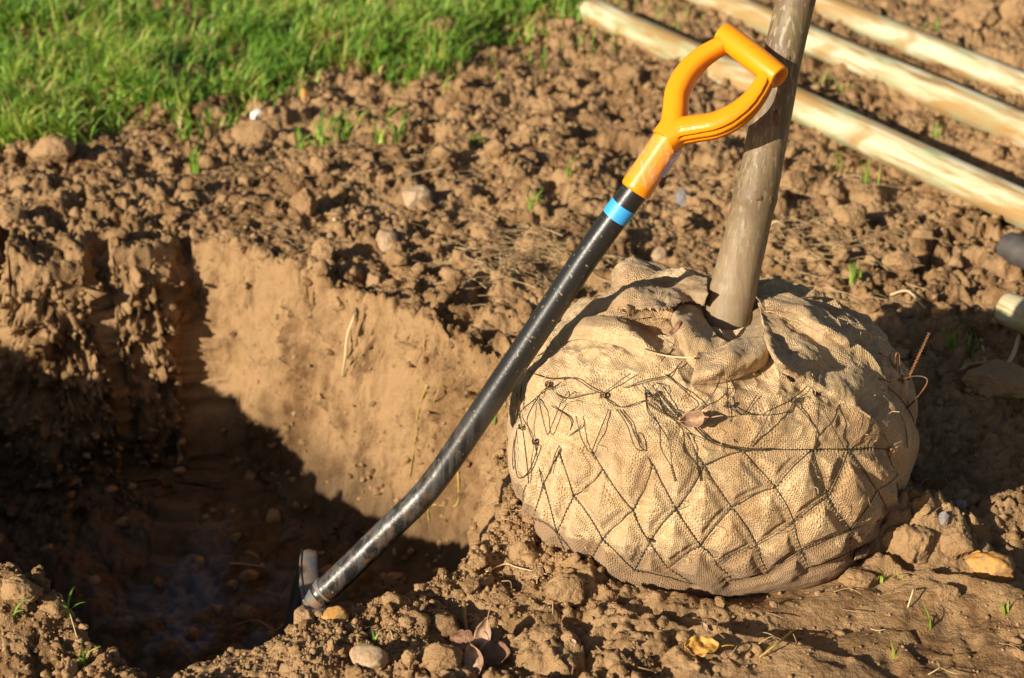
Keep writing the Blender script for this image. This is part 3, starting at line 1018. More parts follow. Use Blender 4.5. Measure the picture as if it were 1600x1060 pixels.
# --- wire netting traced over the front (picture coordinates), generic diamonds behind
zn = {1: (190, 492), 2: (137, 607), 3: (280, 628), 4: (232, 745), 5: (378, 540), 6: (282, 412), 7: (438, 395), 8: (430, 640), 9: (383, 728),
      10: (513, 535), 11: (600, 400), 12: (487, 722), 13: (590, 648), 14: (685, 530), 15: (820, 467), 16: (765, 645), 17: (640, 712),
      18: (880, 575), 19: (936, 345), 20: (985, 498), 21: (925, 540), 22: (905, 665), 23: (800, 735), 24: (1060, 600), 25: (1145, 475),
      26: (1050, 345), 27: (1058, 668), 28: (720, 350), 29: (145, 360), 30: (245, 350), 31: (545, 290), 32: (1210, 425), 33: (1175, 345),
      34: (95, 455), 35: (345, 690), 36: (930, 720), 37: (1180, 560), 38: (1130, 640), 39: (60, 560), 40: (170, 700), 41: (690, 760), 42: (560, 770)}
edges = [(34, 2), (29, 1), (1, 2), (1, 3), (2, 4), (2, 40), (3, 4), (3, 5), (6, 5), (5, 7), (5, 8), (3, 9), (8, 9), (8, 12), (7, 10), (10, 8), (10, 11), (10, 13),
         (11, 14), (14, 13), (13, 12), (13, 17), (14, 15), (14, 16), (15, 28), (15, 19), (15, 18), (18, 16), (16, 17), (16, 23), (18, 20), (18, 22), (20, 19),
         (20, 26), (20, 24), (24, 22), (24, 25), (24, 27), (25, 32), (22, 23), (22, 36), (30, 6), (28, 31), (11, 31), (28, 19), (19, 26), (26, 33), (26, 25),
         (33, 32), (25, 37), (37, 38), (27, 38), (27, 36), (39, 2), (34, 39), (17, 41), (12, 42), (23, 41), (9, 42), (1, 6), (29, 34), (11, 28), (24, 37)]


def zpx(q): return 800 + q[0] / 2.0, 530 + q[1] / 2.0


def on_ball(px, py, off=0.0):
    d = ray(px, py).normalized()
    ok, loc, nor, _ = tmp.ray_cast(Vector((0, 0, CAM_H)), d)
    if not ok:
        # past the outline: nearest point of the sack
        q = dep(px, py, 2.36)
        ok, loc, nor, _ = tmp.closest_point_on_mesh(q)
    return loc + nor * off, nor


wires = []          # polylines lying tight on the sack
for a_, b_ in edges:
    (x0, y0), (x1, y1) = zpx(zn[a_]), zpx(zn[b_])
    L = math.hypot(x1 - x0, y1 - y0)
    n = max(4, int(L / 5))
    rr = random.Random(a_ * 97 + b_)
    bow = rr.uniform(-3.0, 3.0)
    pts = []
    for t in np.linspace(0, 1, n):
        w = math.sin(PI * t)
        px = x0 + (x1 - x0) * t - (y1 - y0) / L * bow * w
        py = y0 + (y1 - y0) * t + (x1 - x0) / L * bow * w
        pts.append(tuple(on_ball(px, py)[0]))
    wires.append(np.array(pts))
nfront = len(wires)
# behind and at the sides: diamonds in azimuth / latitude (never facing the picture)
na = 14
for k in range(na):
    t0 = 2 * PI * k / na
    for r_ in range(4):
        for sgn in (-1, 1):
            p0, p1 = -1.0 + r_ * 0.42, -1.0 + (r_ + 1) * 0.42
            ta = t0 + (PI / na if r_ % 2 else 0)
            tb = ta + sgn * PI / na
            tm = (ta % (2 * PI))
            if math.radians(204) < tm < math.radians(337): continue
            tt = np.linspace(0, 1, 14)
            q = ball_point(ta + (tb - ta) * tt, p0 + (p1 - p0) * tt)
            pts = []
            for v in q:
                ok, loc, nor, _ = tmp.closest_point_on_mesh(Vector(v))
                pts.append(tuple(loc))
            wires.append(np.array(pts))

kd = kdtree.KDTree(sum(len(w) for w in wires))
c_ = 0
for w in wires:
    for v in w: kd.insert(Vector(v), c_); c_ += 1
kd.balance()
dist = np.array([kd.find(Vector(v))[2] for v in V1])
q_ = 0.0145 * (1 - np.exp(-(dist / 0.0150) ** 1.5)) - 0.005
q_ *= sstep(0.33, 0.22, V1[:, 2]) * 0.7 + 0.3
# pulled seam wrinkles that run out from the wires
q_ += 0.0018 * np.sin(dist * 520) * np.exp(-dist / 0.012)
V2 = displace_ball(BVb, q_)
arcl = PH.ravel() * 0.19
weave_side = np.stack([TH.ravel() * 0.262, arcl, np.zeros_like(arcl)], -1)
topm = (PH.ravel() > 0.62)
weave_top = np.stack([V2[:, 0] * 0.94 + V2[:, 1] * 0.34, V2[:, 1] * 0.94 - V2[:, 0] * 0.34 + V2[:, 2] * 0.4, np.zeros_like(arcl)], -1)
Fb = grid_faces(NT_, NP_, True)
faceTop = topm[Fb].all(axis=1)
# duplicate vertices along the cloth join so each side keeps its own weave direction
mapT = np.full(len(V2), -1); tv = np.unique(Fb[faceTop]); mapT[tv] = np.arange(len(tv)) + len(V2)
Fb2 = Fb.copy(); Fb2[faceTop] = mapT[Fb[faceTop]]
seamfix = (Fb2[:, 0] // NP_ == NT_ - 1) & (~faceTop)
wv_all = np.vstack([weave_side, weave_top[tv]])
VV = np.vstack([V2, V2[tv]])
# close the azimuth seam in the weave coordinates (at the back-right side)
extra0 = len(VV)
col0 = np.arange(NP_)
VV = np.vstack([VV, V2[:NP_]])
ws0 = weave_side[:NP_].copy(); ws0[:, 0] = 2 * PI * 0.262
wv_all = np.vstack([wv_all, ws0])
rows = np.flatnonzero(seamfix)
for c in range(4):
    m = Fb2[rows, c] < NP_
    Fb2[rows[m], c] += extra0
bpy.data.objects.remove(tmp, do_unlink=True)
ball = meshobj('burlap_wrap', VV, Fb2, M['burlap'], uv=wv_all, loc=tuple(BC), parent=tree)
ball.data.normals_split_custom_set_from_vertices([tuple(n) for n in np.vstack([vnormals(V2, NT_, NP_), vnormals(V2, NT_, NP_)[tv], vnormals(V2, NT_, NP_)[:NP_]])])
bpy.context.view_layer.update()
B_OFF = Vector(tuple(BC))


def surf(px, py, off=0.0, fallback=2.40):
    d = ray(px, py).normalized()
    o = Vector((0, 0, CAM_H)) - B_OFF
    ok, loc, nor, _ = ball.ray_cast(o, d)
    if not ok:
        ok, loc, nor, _ = ball.closest_point_on_mesh(dep(px, py, fallback) - B_OFF)
    # raised cloth and wire: same sighted bearing, 'off' above the cloth
    p = loc + B_OFF - d * min(off / max(abs(nor.dot(d)), 0.05), off * 3.2)
    return p, nor


def snap(v, off):
    ok, loc, nor, _ = ball.closest_point_on_mesh(Vector(v) - B_OFF)
    return loc + B_OFF + nor * off


# tight wires
parts = []
for k, w in enumerate(wires):
    pts = np.array([tuple(snap(v, 0.0013)) for v in w])
    if len(pts) > 5:                                     # taut: smooth out small dips
        for _ in range(2): pts[1:-1] = 0.25 * pts[:-2] + 0.5 * pts[1:-1] + 0.25 * pts[2:]
        pts += 0.0003
    parts.append(sweep(pts, circ(0.00070, 6)))
    if k < nfront:                                       # short twisted knot at each joint
        t = np.linspace(0, 1, 16)
        e = pts[min(3, len(pts) - 1)] - pts[0]
        a1 = np.cross(e, [0.3, -0.8, 0.5]); a1 /= np.linalg.norm(a1) + 1e-9
        a2 = np.cross(e, a1); a2 /= np.linalg.norm(a2) + 1e-9
        kn = pts[0] + np.outer(t, e) * 0.9 + 0.0012 * (np.outer(np.cos(t * 14), a1) + np.outer(np.sin(t * 14), a2))
        parts.append(sweep(kn, circ(0.0007, 5)))
# loose upper wires: (px, py, lift in metres)
loose = [
    [(1076, 654, .006), (1100, 682, .006), (1130, 695, .005), (1170, 701, .003), (1230, 703, .002), (1290, 702, .002), (1340, 702, .002), (1392, 702, .002)],
    [(1076, 660, .010), (1110, 690, .008), (1150, 702, .006), (1200, 704, .004)],
    [(820, 577, .010), (855, 591, .010), (895, 591, .009), (925, 609, .009), (942, 615, .004)],
    [(942, 615, .004), (965, 598, .011), (985, 584, .012)],
    [(975, 606, .006), (1010, 594, .009), (1045, 586, .008), (1066, 565, .006)],
    [(858, 603, .004), (880, 622, .006), (910, 617, .006), (930, 614, .003)],
    [(858, 603, .006), (845, 615, .010), (825, 650, .012), (826, 670, .008), (836, 695, .004)],
    [(876, 630, .003), (888, 612, .011), (890, 620, .011)],
    [(876, 630, .010), (862, 665, .011), (855, 678, .009), (845, 640, .010), (843, 620, .005)],
    [(942, 620, .003), (968, 636, .004), (1000, 628, .007), (1008, 626, .006)],
    [(951, 640, .004), (935, 680, .009), (924, 708, .004)],
    [(900, 650, .015), (907, 680, .013), (916, 700, .007), (924, 708, .003)],
    [(964, 640, .004), (980, 665, .008), (992, 698, .010), (1005, 703, .006), (998, 680, .008), (990, 676, .009)],
    [(968, 640, .006), (990, 672, .004), (1018, 727, .003)],
    [(1012, 630, .006), (1030, 642, .004), (1055, 656, .005)],
    [(1012, 610, .012), (1004, 603, .016), (1008, 598, .018), (1018, 603, .018), (1035, 622, .016), (1060, 652, .008)],
    [(1010, 612, .016), (1013, 638, .022), (1030, 665, .028), (1033, 700, .030), (1048, 728, .030), (1056, 750, .028)],
    [(1008, 605, .016), (1012, 642, .021), (1027, 660, .027), (1045, 690, .030), (1049, 720, .031), (1052, 740, .030), (1055, 752, .029)],
    [(1056, 640, .006), (1075, 648, .008), (1100, 632, .008), (1120, 605, .010), (1130, 577, .014), (1136, 600, .010), (1138, 640, .006), (1148, 692, .003)],
    [(1138, 633, .008), (1165, 646, .010), (1190, 648, .012), (1205, 640, .014), (1236, 625, .006), (1266, 600, .004)],
    [(1205, 640, .014), (1190, 670, .010), (1172, 698, .003)],
    [(1236, 625, .005), (1260, 650, .004), (1275, 680, .004), (1272, 702, .002)],
    [(1280, 630, .010), (1278, 660, .012), (1272, 702, .002)],
    [(1280, 630, .010), (1300, 665, .010), (1320, 702, .002)],
    [(1300, 612, .004), (1330, 596, .008), (1370, 592, .012), (1392, 598, .010)],
    [(1350, 640, .006), (1345, 670, .008), (1325, 703, .002)],
    [(1350, 640, .006), (1375, 670, .006), (1392, 702, .002)],
    [(1380, 618, .006), (1402, 640, .006), (1415, 670, .003), (1418, 700, .002)],
    [(815, 600, .004), (812, 640, .010), (818, 680, .012), (824, 730, .006), (826, 755, .003)],
    [(808, 615, .006), (806, 660, .008), (801, 720, .006), (797, 760, .004)],
    [(812, 650, .006), (804, 700, .006), (809, 745, .004), (826, 737, .004), (840, 700, .006), (836, 695, .003)],
    [(1182, 618, .006), (1160, 648, .006), (1138, 633, .005)],
    [(1040, 585, .004), (1075, 615, .010), (1092, 632, .008), (1075, 645, .006)],
    [(1110, 690, .006), (1090, 668, .006), (1078, 655, .005), (1085, 640, .006)],
    [(836, 695, .003), (845, 745, .003), (849, 760, .002)],
    [(860, 740, .004), (872, 700, .004), (904, 670, .004), (908, 664, .004)],
    [(873, 710, .003), (893, 660, .003), (862, 634, .006)],
]
for L_ in loose:
    ctl = [tuple(surf(x, y, o)[0]) for x, y, o in L_]
    parts.append(sweep(catmull(ctl, 9), circ(0.00075, 6)))


def twist(p, q, turns, r, thick, n=60, gap=None):
    p, q = np.array(p), np.array(q); e = q - p; L = np.linalg.norm(e)
    a1 = np.cross(e, [0.2, 0.5, 0.8]); a1 /= np.linalg.norm(a1); a2 = np.cross(e / L, a1)
    out = []
    for ph0 in (0, PI):
        t = np.linspace(0, 1, n)
        out.append(sweep(p + np.outer(t, e) + r * (np.outer(np.cos(ph0 + t * turns * 2 * PI), a1) + np.outer(np.sin(ph0 + t * turns * 2 * PI), a2)), circ(thick, 6)))
    return out


parts += twist(surf(1012, 612, .017)[0], surf(1060, 656, .010)[0], 5, 0.0012, 0.0009)
parts += twist(surf(1049, 728, .030)[0], surf(1056, 752, .028)[0], 3, 0.0011, 0.0009, 24)
# little coils where the net is tied
for (x, y, o) in [(856, 601, .005), (942, 618, .006), (1012, 616, .014), (1075, 658, .008), (1136, 634, .008), (1236, 625, .006), (1302, 612, .006), (814, 668, .006), (836, 690, .005), (1015, 842, .002), (1392, 703, .004)]:
    c0, nn = surf(x, y, o)
    nn = np.array(nn); a1 = np.cross(nn, [0, 0, 1.0]); a1 /= np.linalg.norm(a1); a2 = np.cross(nn, a1)
    t = np.linspace(0, 1, 40); r_ = 0.0035 - 0.0015 * t
    parts.append(sweep(np.array(c0) + np.outer(r_ * np.cos(t * 20), a1) + np.outer(r_ * np.sin(t * 20), a2) + np.outer(0.004 * np.sin(t * 9), nn), circ(0.0009, 5)))
Vw, Fw = merge(parts)
meshobj('wire_netting', Vw, Fw, M['wire'], parent=tree)

# rusty tied ends sticking up at the right shoulder
RT = dep(1407, 590, 2.335)
rp = []
rp += twist(dep(1407, 618, 2.325), dep(1452, 520, 2.275), 9, 0.0013, 0.0010)
rp.append(sweep(catmull([dep(1395, 640, 2.315), dep(1402, 600, 2.305), dep(1399, 560, 2.285), dep(1404, 552, 2.285), dep(1406, 570, 2.295), dep(1404, 595, 2.305)], 8), circ(0.0012, 6)))
rp.append(sweep(catmull([dep(1404, 595, 2.305), dep(1390, 560, 2.285), dep(1373, 552, 2.275)], 8), circ(0.0011, 6)))
rp.append(sweep(catmull([dep(1405, 594, 2.305), dep(1430, 588, 2.275), dep(1447, 591, 2.265), dep(1447, 602, 2.265), dep(1430, 625, 2.295), dep(1415, 640, 2.325)], 8), circ(0.0011, 6)))
rp.append(sweep(catmull([dep(1375, 625, 2.315), dep(1382, 600, 2.285), dep(1392, 592, 2.285), dep(1396, 600, 2.285), dep(1388, 604, 2.285)], 8), circ(0.0010, 6)))
t = np.linspace(0, 1, 70)
rp.append(sweep(np.array(dep(1405, 597, 2.300)) + np.stack([0.006 * np.cos(t * 40), 0.006 * np.sin(t * 40), 0.016 * (t - 0.5)], -1), circ(0.0012, 5)))
rp.append(sweep(catmull([dep(1395, 640, 2.315), dep(1408, 660, 2.325), dep(1418, 700, 2.315)], 8), circ(0.0011, 6)))
Vw, Fw = merge(rp)
meshobj('wire_twist', Vw, Fw, M['rust'], parent=tree)

# ------------------------------------------------------------------ burlap flaps
def flap(name, rowsp, nu=70, nv=90, wr=0.003, thick=0.0014, seed=0, parent=None, wf=40, label=None, fray=0.0):
    """rowsp: rows of control points (px,py,lift above the sack) or 3D Vectors"""
    R_ = []
    for r_ in rowsp:
        ctl = [np.array(q) if isinstance(q, Vector) else np.array(surf(*q)[0]) for q in r_]
        c = catmull(ctl, 24)
        idx = np.linspace(0, len(c) - 1, nv)
        R_.append(np.stack([np.interp(idx, np.arange(len(c)), c[:, k]) for k in range(3)], -1))
    R_ = np.array(R_)
    n0 = len(R_)
    cols = np.array([catmull(R_[:, j], 24) for j in range(nv)])      # nv, m, 3
    idx = np.linspace(0, cols.shape[1] - 1, nu)
    G = np.array([[np.interp(idx, np.arange(cols.shape[1]), cols[j][:, k]) for k in range(3)] for j in range(nv)])   # nv,3,nu
    G = G.transpose(2, 0, 1)                              # nu,nv,3
    V = G.reshape(-1, 3)
    n = vnormals(V, nu, nv, False)
    d = wr * 2 * fbm3(V, wf, 4, seed, 0.6) + wr * 1.5 * (0.5 - 2 * np.abs(fbm3(V, wf * 0.45, 2, seed + 3)))
    e = np.ones((nu, nv))
    V = V + n * d[:, None]
    if fray:
        Gd = V.reshape(nu, nv, 3)
        T_ = Gd[-1] - Gd[-2]
        Gd[-1] += T_ * (fray * RNG.random(nv))[:, None]
        V = Gd.reshape(-1, 3)
    du = np.linalg.norm(np.diff(G, axis=0), axis=2).mean(axis=1); dv = np.linalg.norm(np.diff(G, axis=1), axis=2).mean(axis=0)
    U = np.concatenate([[0], np.cumsum(du)]); W = np.concatenate([[0], np.cumsum(dv)])
    uu, ww = np.meshgrid(U, W, indexing='ij')
    n = vnormals(V, nu, nv, False)
    top, bot = V + n * thick / 2, V - n * thick / 2
    f = grid_faces(nu, nv); N = nu * nv
    e = []
    def strip(ids):
        ids = np.array(ids); e.append(np.stack([ids[:-1], ids[1:], ids[1:] + N, ids[:-1] + N], -1))
    strip([j for j in range(nv)]); strip([(nu - 1) * nv + j for j in range(nv)][::-1])
    strip([i * nv for i in range(nu)][::-1]); strip([i * nv + nv - 1 for i in range(nu)])
    uvv = np.stack([uu.ravel(), ww.ravel(), np.zeros(N)], -1)
    o = meshobj(name, np.vstack([top, bot]), [np.vstack([f, f[:, ::-1] + N] + e)], M['burlap_flap'], parent=parent, uv=np.vstack([uvv, uvv]))
    if label: o['label'] = label
    return o


# the shawl-like collar crossing in front of the trunk
flap('burlap_collar', [
    [(1094, 472, .010), (1099, 494, .012), (1112, 516, .014), (1130, 530, .018), (1160, 540, .012)],
    [(1068, 476, .020), (1078, 502, .026), (1098, 530, .028), (1124, 550, .024), (1152, 560, .012)],
    [(1054, 486, .016), (1066, 520, .024), (1086, 552, .024), (1112, 572, .018), (1140, 580, .006)],
    [(1048, 500, .001), (1060, 540, .002), (1080, 572, .002), (1106, 590, .001), (1132, 596, .000)]], 50, 80, 0.0016, parent=tree, seed=5)
flap('burlap_collar', [
    [(1178, 478, .012), (1175, 503, .016), (1160, 522, .022), (1140, 534, .030), (1112, 546, .032), (1090, 552, .026)],
    [(1196, 488, .020), (1196, 514, .030), (1178, 536, .038), (1144, 552, .042), (1112, 563, .038), (1086, 568, .026)],
    [(1204, 500, .012), (1208, 532, .020), (1186, 558, .030), (1148, 574, .034), (1112, 584, .028), (1082, 586, .016)],
    [(1208, 512, .001), (1214, 548, .002), (1192, 576, .003), (1150, 592, .003), (1112, 600, .002), (1080, 600, .001)]], 50, 90, 0.0016, parent=tree, seed=9)
# raised flap at the right, its folded edge running down to the right shoulder
flap('burlap_flap', [
    [(1182, 462, .030), (1215, 478, .030), (1260, 500, .026), (1300, 520, .022), (1350, 545, .016), (1385, 590, .008)],
    [(1188, 478, .034), (1225, 512, .022), (1265, 530, .020), (1300, 548, .016), (1345, 575, .012), (1388, 612, .008)],
    [(1192, 505, .036), (1220, 545, .026), (1255, 560, .024), (1290, 580, .020), (1330, 602, .014), (1375, 635, .006)],
    [(1196, 530, .030), (1216, 562, .030), (1250, 585, .028), (1285, 605, .022), (1320, 622, .014), (1362, 650, .005)],
    [(1200, 545, .010), (1214, 575, .014), (1248, 596, .012), (1284, 614, .010), (1322, 632, .006), (1360, 658, .001)]], 90, 120, 0.0042, parent=tree, seed=14, wf=26)
flap('burlap_flap', [
    [(1186, 458, .020), (1230, 462, .020), (1275, 480, .018), (1310, 500, .010)],
    [(1184, 474, .030), (1232, 482, .036), (1280, 503, .030), (1325, 530, .014)],
    [(1190, 490, .020), (1235, 502, .022), (1280, 520, .018), (1330, 548, .008)]], 50, 80, 0.004, parent=tree, seed=18, wf=26)
# crumpled cloth lying up at the back left, behind the shaft
flap('burlap_flap', [
    [(905, 462, .012), (945, 440, .016), (985, 432, .020), (1030, 436, .022), (1075, 438, .022), (1106, 440, .024)],
    [(898, 478, .018), (940, 462, .026), (990, 452, .030), (1035, 452, .030), (1075, 452, .032), (1104, 455, .032)],
    [(900, 500, .008), (950, 486, .014), (995, 482, .018), (1035, 480, .020), (1075, 472, .024), (1102, 476, .024)]], 60, 110, 0.0050, parent=tree, seed=24, wf=24, fray=4.0)
bp = lambda px, py, t: dep(px, py, t)
flap('burlap_flap', [
    [bp(958, 432, 2.515), bp(972, 412, 2.52), bp(1000, 404, 2.53), bp(1035, 412, 2.53), bp(1066, 428, 2.52)],
    [bp(955, 445, 2.485), bp(978, 428, 2.48), bp(1005, 424, 2.48), bp(1038, 432, 2.48), bp(1068, 444, 2.47)],
    [bp(952, 458, 2.475), bp(980, 448, 2.46), bp(1008, 446, 2.455), bp(1040, 450, 2.45), bp(1070, 455, 2.44)]], 40, 70, 0.0032, parent=tree, seed=30, wf=30)
flap('burlap_flap', [
    [(985, 470, .020), (1015, 462, .022), (1050, 462, .020)],
    [(978, 482, .024), (1012, 478, .030), (1050, 478, .026)],
    [(985, 500, .004), (1020, 496, .006), (1056, 500, .006)]], 40, 60, 0.004, parent=tree, seed=34, wf=30)
# folded cloth in the foreground left shoulder
flap('burlap_fold', [
    [(880, 505, .004), (925, 492, .012), (975, 500, .012), (1015, 520, .010), (1050, 545, .003)],
    [(870, 520, .006), (920, 508, .016), (972, 516, .017), (1010, 536, .012), (1040, 556, .003)],
    [(866, 538, .000), (915, 530, .004), (965, 540, .003), (1000, 556, .002), (1030, 572, .000)]], 40, 90, 0.0035, parent=tree, seed=44, wf=26)
# little hem that sticks out low on the right
flap('burlap_fold', [
    [(1338, 862, .002), (1355, 852, .010), (1372, 846, .012), (1380, 835, .004)],
    [(1334, 872, .004), (1352, 866, .018), (1374, 858, .018), (1384, 842, .004)],
    [(1338, 884, .000), (1355, 878, .004), (1374, 868, .004), (1384, 852, .000)]], 30, 50, 0.002, parent=tree, seed=48)

# frayed jute threads
tp = []
for k in range(120):
    r_ = random.Random(k + 900)
    if k < 50: x0, y0 = r_.uniform(960, 1100), r_.uniform(440, 500)
    elif k < 80: x0, y0 = r_.uniform(1180, 1370), r_.uniform(480, 640)
    elif k < 120: x0, y0 = r_.uniform(830, 1400), r_.uniform(520, 880)
    else: x0, y0 = r_.uniform(1360, 1410), r_.uniform(680, 800)
    a_ = r_.uniform(0, 2 * PI); L = r_.uniform(6, 22)
    c = [surf(x0, y0, 0.002)[0], surf(x0 + L * .5 * math.cos(a_), y0 + L * .5 * math.sin(a_), r_.uniform(.004, .012))[0],
         surf(x0 + L * math.cos(a_ + .5), y0 + L * math.sin(a_ + .5), r_.uniform(.003, .012))[0]]
    tp.append(sweep(catmull([tuple(q) for q in c], 5), circ(0.00045, 4)))
for q in [[(1190, 500, .036), (1202, 530, .038), (1210, 560, .034)], [(1000, 545, .012), (1040, 556, .010), (1085, 560, .014)], [(948, 505, .02), (960, 512, .018), (966, 520, .015)]]:
    tp.append(sweep(catmull([tuple(surf(*p_)[0]) for p_ in q], 10), circ(0.0012, 6)))
Vw, Fw = merge(tp)
o = meshobj('loose_threads', Vw, Fw, M['jute'], parent=tree)
tag(o, kind='stuff')

# ------------------------------------------------------------------ trunk
ctl = [TR0 + Vector((-0.010, -0.002, -0.12)), TR0, TR0.lerp(TR1, 0.42) + Vector((0.001, 0, 0)), TR1]
dv = (TR1 - TR0).normalized()
ctl += [TR1 + dv * 0.45 + Vector((0.01, 0.01, 0)), TR1 + dv * 0.95 + Vector((-0.01, 0, 0)), TR1 + dv * 1.5]
pth = catmull([tuple(q) for q in ctl], 40)
tl = np.concatenate([[0], np.cumsum(np.linalg.norm(np.diff(pth, axis=0), axis=1))])
rad = np.interp(tl, [0, 0.12, 0.20, 0.34, 0.62, 1.1, 1.6, 2.15], [0.0350, 0.0320, 0.0300, 0.0275, 0.0238, 0.018, 0.013, 0.006])
rad = rad * (1 + 0.045 * np.exp(-((tl - 0.295) / 0.007) ** 2) + 0.03 * np.exp(-((tl - 0.165) / 0.005) ** 2) + 0.02 * np.exp(-((tl - 0.185) / 0.004) ** 2) + 0.010 * np.sin(tl * 90) * 0.5)
Vt, Ft = sweep(pth, circ(1.0, 64), scale=rad)
nv_ = len(pth) * 64
cen = np.repeat(pth, 64, axis=0)
dirn = Vt[:nv_] - cen
Vt[:nv_] = cen + dirn * (1 + 0.10 * fbm3(Vt[:nv_] * np.array([1, 1, 0.3]), 26, 3, 700))[:, None]
trunk = meshobj('trunk', Vt, Ft, M['bark'], loc=tuple(TR0), parent=tree)
# bud scars on the bark
bpy.context.view_layer.update()
def scar(px, py, rx, ry):
    o = Vector((0, 0, CAM_H)) - TR0
    ok, loc, nor, _ = trunk.ray_cast(o, ray(px, py).normalized())
    if not ok: return
    c = loc + TR0
    V, F = ico(3)
    W = V * (1 + 0.5 * fbm3(V, 2.2, 3, int(px)))[:, None]
    z = np.array(nor); u = np.cross([0, 0, 1.0], z); u /= np.linalg.norm(u); v = np.cross(z, u)
    W = np.outer(W[:, 0] * rx, u) + np.outer(W[:, 1] * ry, v) + np.outer(W[:, 2] * 0.0009, z) + np.array(c)
    meshobj('bark_scar', W, F, M['bark_scar'], parent=trunk)
scar(1212, 185, 0.0045, 0.010)
scar(1186, 310, 0.0050, 0.0035)
scar(1205, 312, 0.0035, 0.005)
scar(1232, 92, 0.003, 0.004)
# thin branches far above the picture
bp_ = []
for k in range(7):
    r_ = random.Random(k); i0 = int(len(pth) * (0.72 + 0.035 * k)); b0 = pth[i0]
    a_ = r_.uniform(0, 2 * PI); L = r_.uniform(0.25, 0.45)
    q = [tuple(b0), tuple(b0 + np.array([L * .4 * math.cos(a_), L * .4 * math.sin(a_), L * .4])), tuple(b0 + np.array([L * .7 * math.cos(a_), L * .7 * math.sin(a_), L]))]
    c = catmull(q, 8); bp_.append(sweep(c, circ(1, 8), scale=np.linspace(0.005, 0.0015, len(c))))
Vw, Fw = merge(bp_)
meshobj('branches', Vw, Fw, M['bark'], parent=trunk)

# ------------------------------------------------------------------ shovel
DB, DT = 2.42, 2.205
def dl(py):                                            # distance along the leaning shovel
    return DB + (DT - DB) * (931 - py) / (931 - 297)
shaft_px = [(499, 931), (540, 893), (585, 849), (622, 813), (651, 785), (675, 757), (700, 723), (760, 634), (850, 500), (920, 396), (991, 299)]
spth = catmull([tuple(dep(x, y, dl(y))) for x, y in shaft_px], 14)
shovel = empty('shovel', tuple(dep(480, 960, 2.40)), 'black steel shovel with an orange handle, leaning from the pit against the tree trunk', 'shovel')
_sd = np.array(dep(1063, 192, 2.188)) - np.array(dep(991, 299, dl(299))); _sd /= np.linalg.norm(_sd)
spth = np.vstack([spth, spth[-1] + _sd * 0.01, spth[-1] + _sd * 0.03])
sl = np.linspace(0, 1, len(spth))
Vs, Fs = sweep(spth, circ(1.0, 40), scale=0.0177 + 0.0006 * (1 - sl))
shaft = meshobj('shaft', Vs, Fs, M['black'], loc=tuple(spth[0]), parent=shovel)
_fw = np.array([0, CP, -SP])
def on_shaft(py):
    d = spth - np.array([0, 0, CAM_H]); t = d @ _fw
    yy = 530 - (d @ np.array([0, SP, CP])) / t * FPX
    o_ = np.argsort(yy)
    return np.array([np.interp(py, yy[o_], spth[o_, k]) for k in range(3)])
b0, b1 = on_shaft(340), on_shaft(320)
Vs, Fs = sweep(np.array([b0, b0 * .5 + b1 * .5, b1]), circ(1, 48), scale=[0.0183, 0.0183, 0.0183], cap=False)
meshobj('blue_band', Vs, Fs, M['blue'], parent=shovel)

# sleeve of the grip
Bn = np.array(dep(991, 299, dl(299))); Nk = np.array(dep(1063, 192, 2.188))
sd = (Nk - Bn); SL = np.linalg.norm(sd); sd /= SL
tt = np.linspace(0, 1, 40)
rs = np.interp(tt, [0, .02, .06, .5, .85, 1.0], [0.0185, 0.0203, 0.0207, 0.0202, 0.0205, 0.0215])
Vs, Fs = sweep(Bn + np.outer(tt, sd) * SL, circ(1, 48), scale=rs)
sleeve = meshobj('handle_sleeve', Vs, Fs, M['orange'], loc=tuple(Bn), parent=shovel)
tt = np.linspace(0.12, 0.93, 60)
pf = Bn + np.outer(tt, sd) * SL
Vs, Fs = sweep(pf, circ(1, 80), scale=np.full(60, 0.0212), cap=False)
Vs = Vs + (Vs - np.repeat(pf, 80, axis=0)) * (0.10 * np.abs(fbm3(Vs, 60, 3, 800)))[:, None]
meshobj('plastic_film', Vs, Fs, M['film'], loc=tuple(Bn), parent=shovel)
# white label on the sleeve's right flank
Nn = None
vr = np.array(ray(1030, 270)); vr /= np.linalg.norm(vr)
side = np.cross(sd, vr); side /= np.linalg.norm(side)
if side[0] < 0: side = -side
outw = np.cross(sd, side); 
if np.dot(outw, vr) > 0: outw = -outw                  # towards the viewer
tv_ = np.linspace(0.34, 0.72, 14); an = np.radians(np.linspace(-30, 42, 12))
Lb = np.array([[Bn + sd * SL * t_ + 0.0224 * (np.cos(a_) * side + np.sin(a_) * outw) for a_ in an] for t_ in tv_]).reshape(-1, 3)
Lb2 = np.array([[Bn + sd * SL * t_ + 0.0219 * (np.cos(a_) * side + np.sin(a_) * outw) for a_ in an] for t_ in tv_]).reshape(-1, 3)
meshobj('sticker', np.vstack([Lb, Lb2]), [np.vstack([grid_faces(14, 12), grid_faces(14, 12)[:, ::-1] + 168])], M['sticker'], parent=shovel)

# D grip
right_, up_, toc = np.array([1.0, 0, 0]), np.array([0, SP, CP]), np.array([0, -CP, SP])
def cam3(x, y, z): return x * right_ + y * up_ + z * toc
A_ = cam3(0.71, 0.704, 0.0); A_ /= np.linalg.norm(A_)
K_ = cam3(0.612, -0.612, 0.50); K_ -= A_ * np.dot(A_, K_); K_ /= np.linalg.norm(K_)
N_ = np.cross(A_, K_); N_ /= np.linalg.norm(N_)
if np.dot(N_, toc) < 0: N_ = -N_
G0 = np.array(dep(1067, 192, 2.178))
def gp(a, k, n=0.0): return G0 + A_ * a + K_ * k + N_ * n
HW = 0.0535
bar_a = 0.122
gparts = []
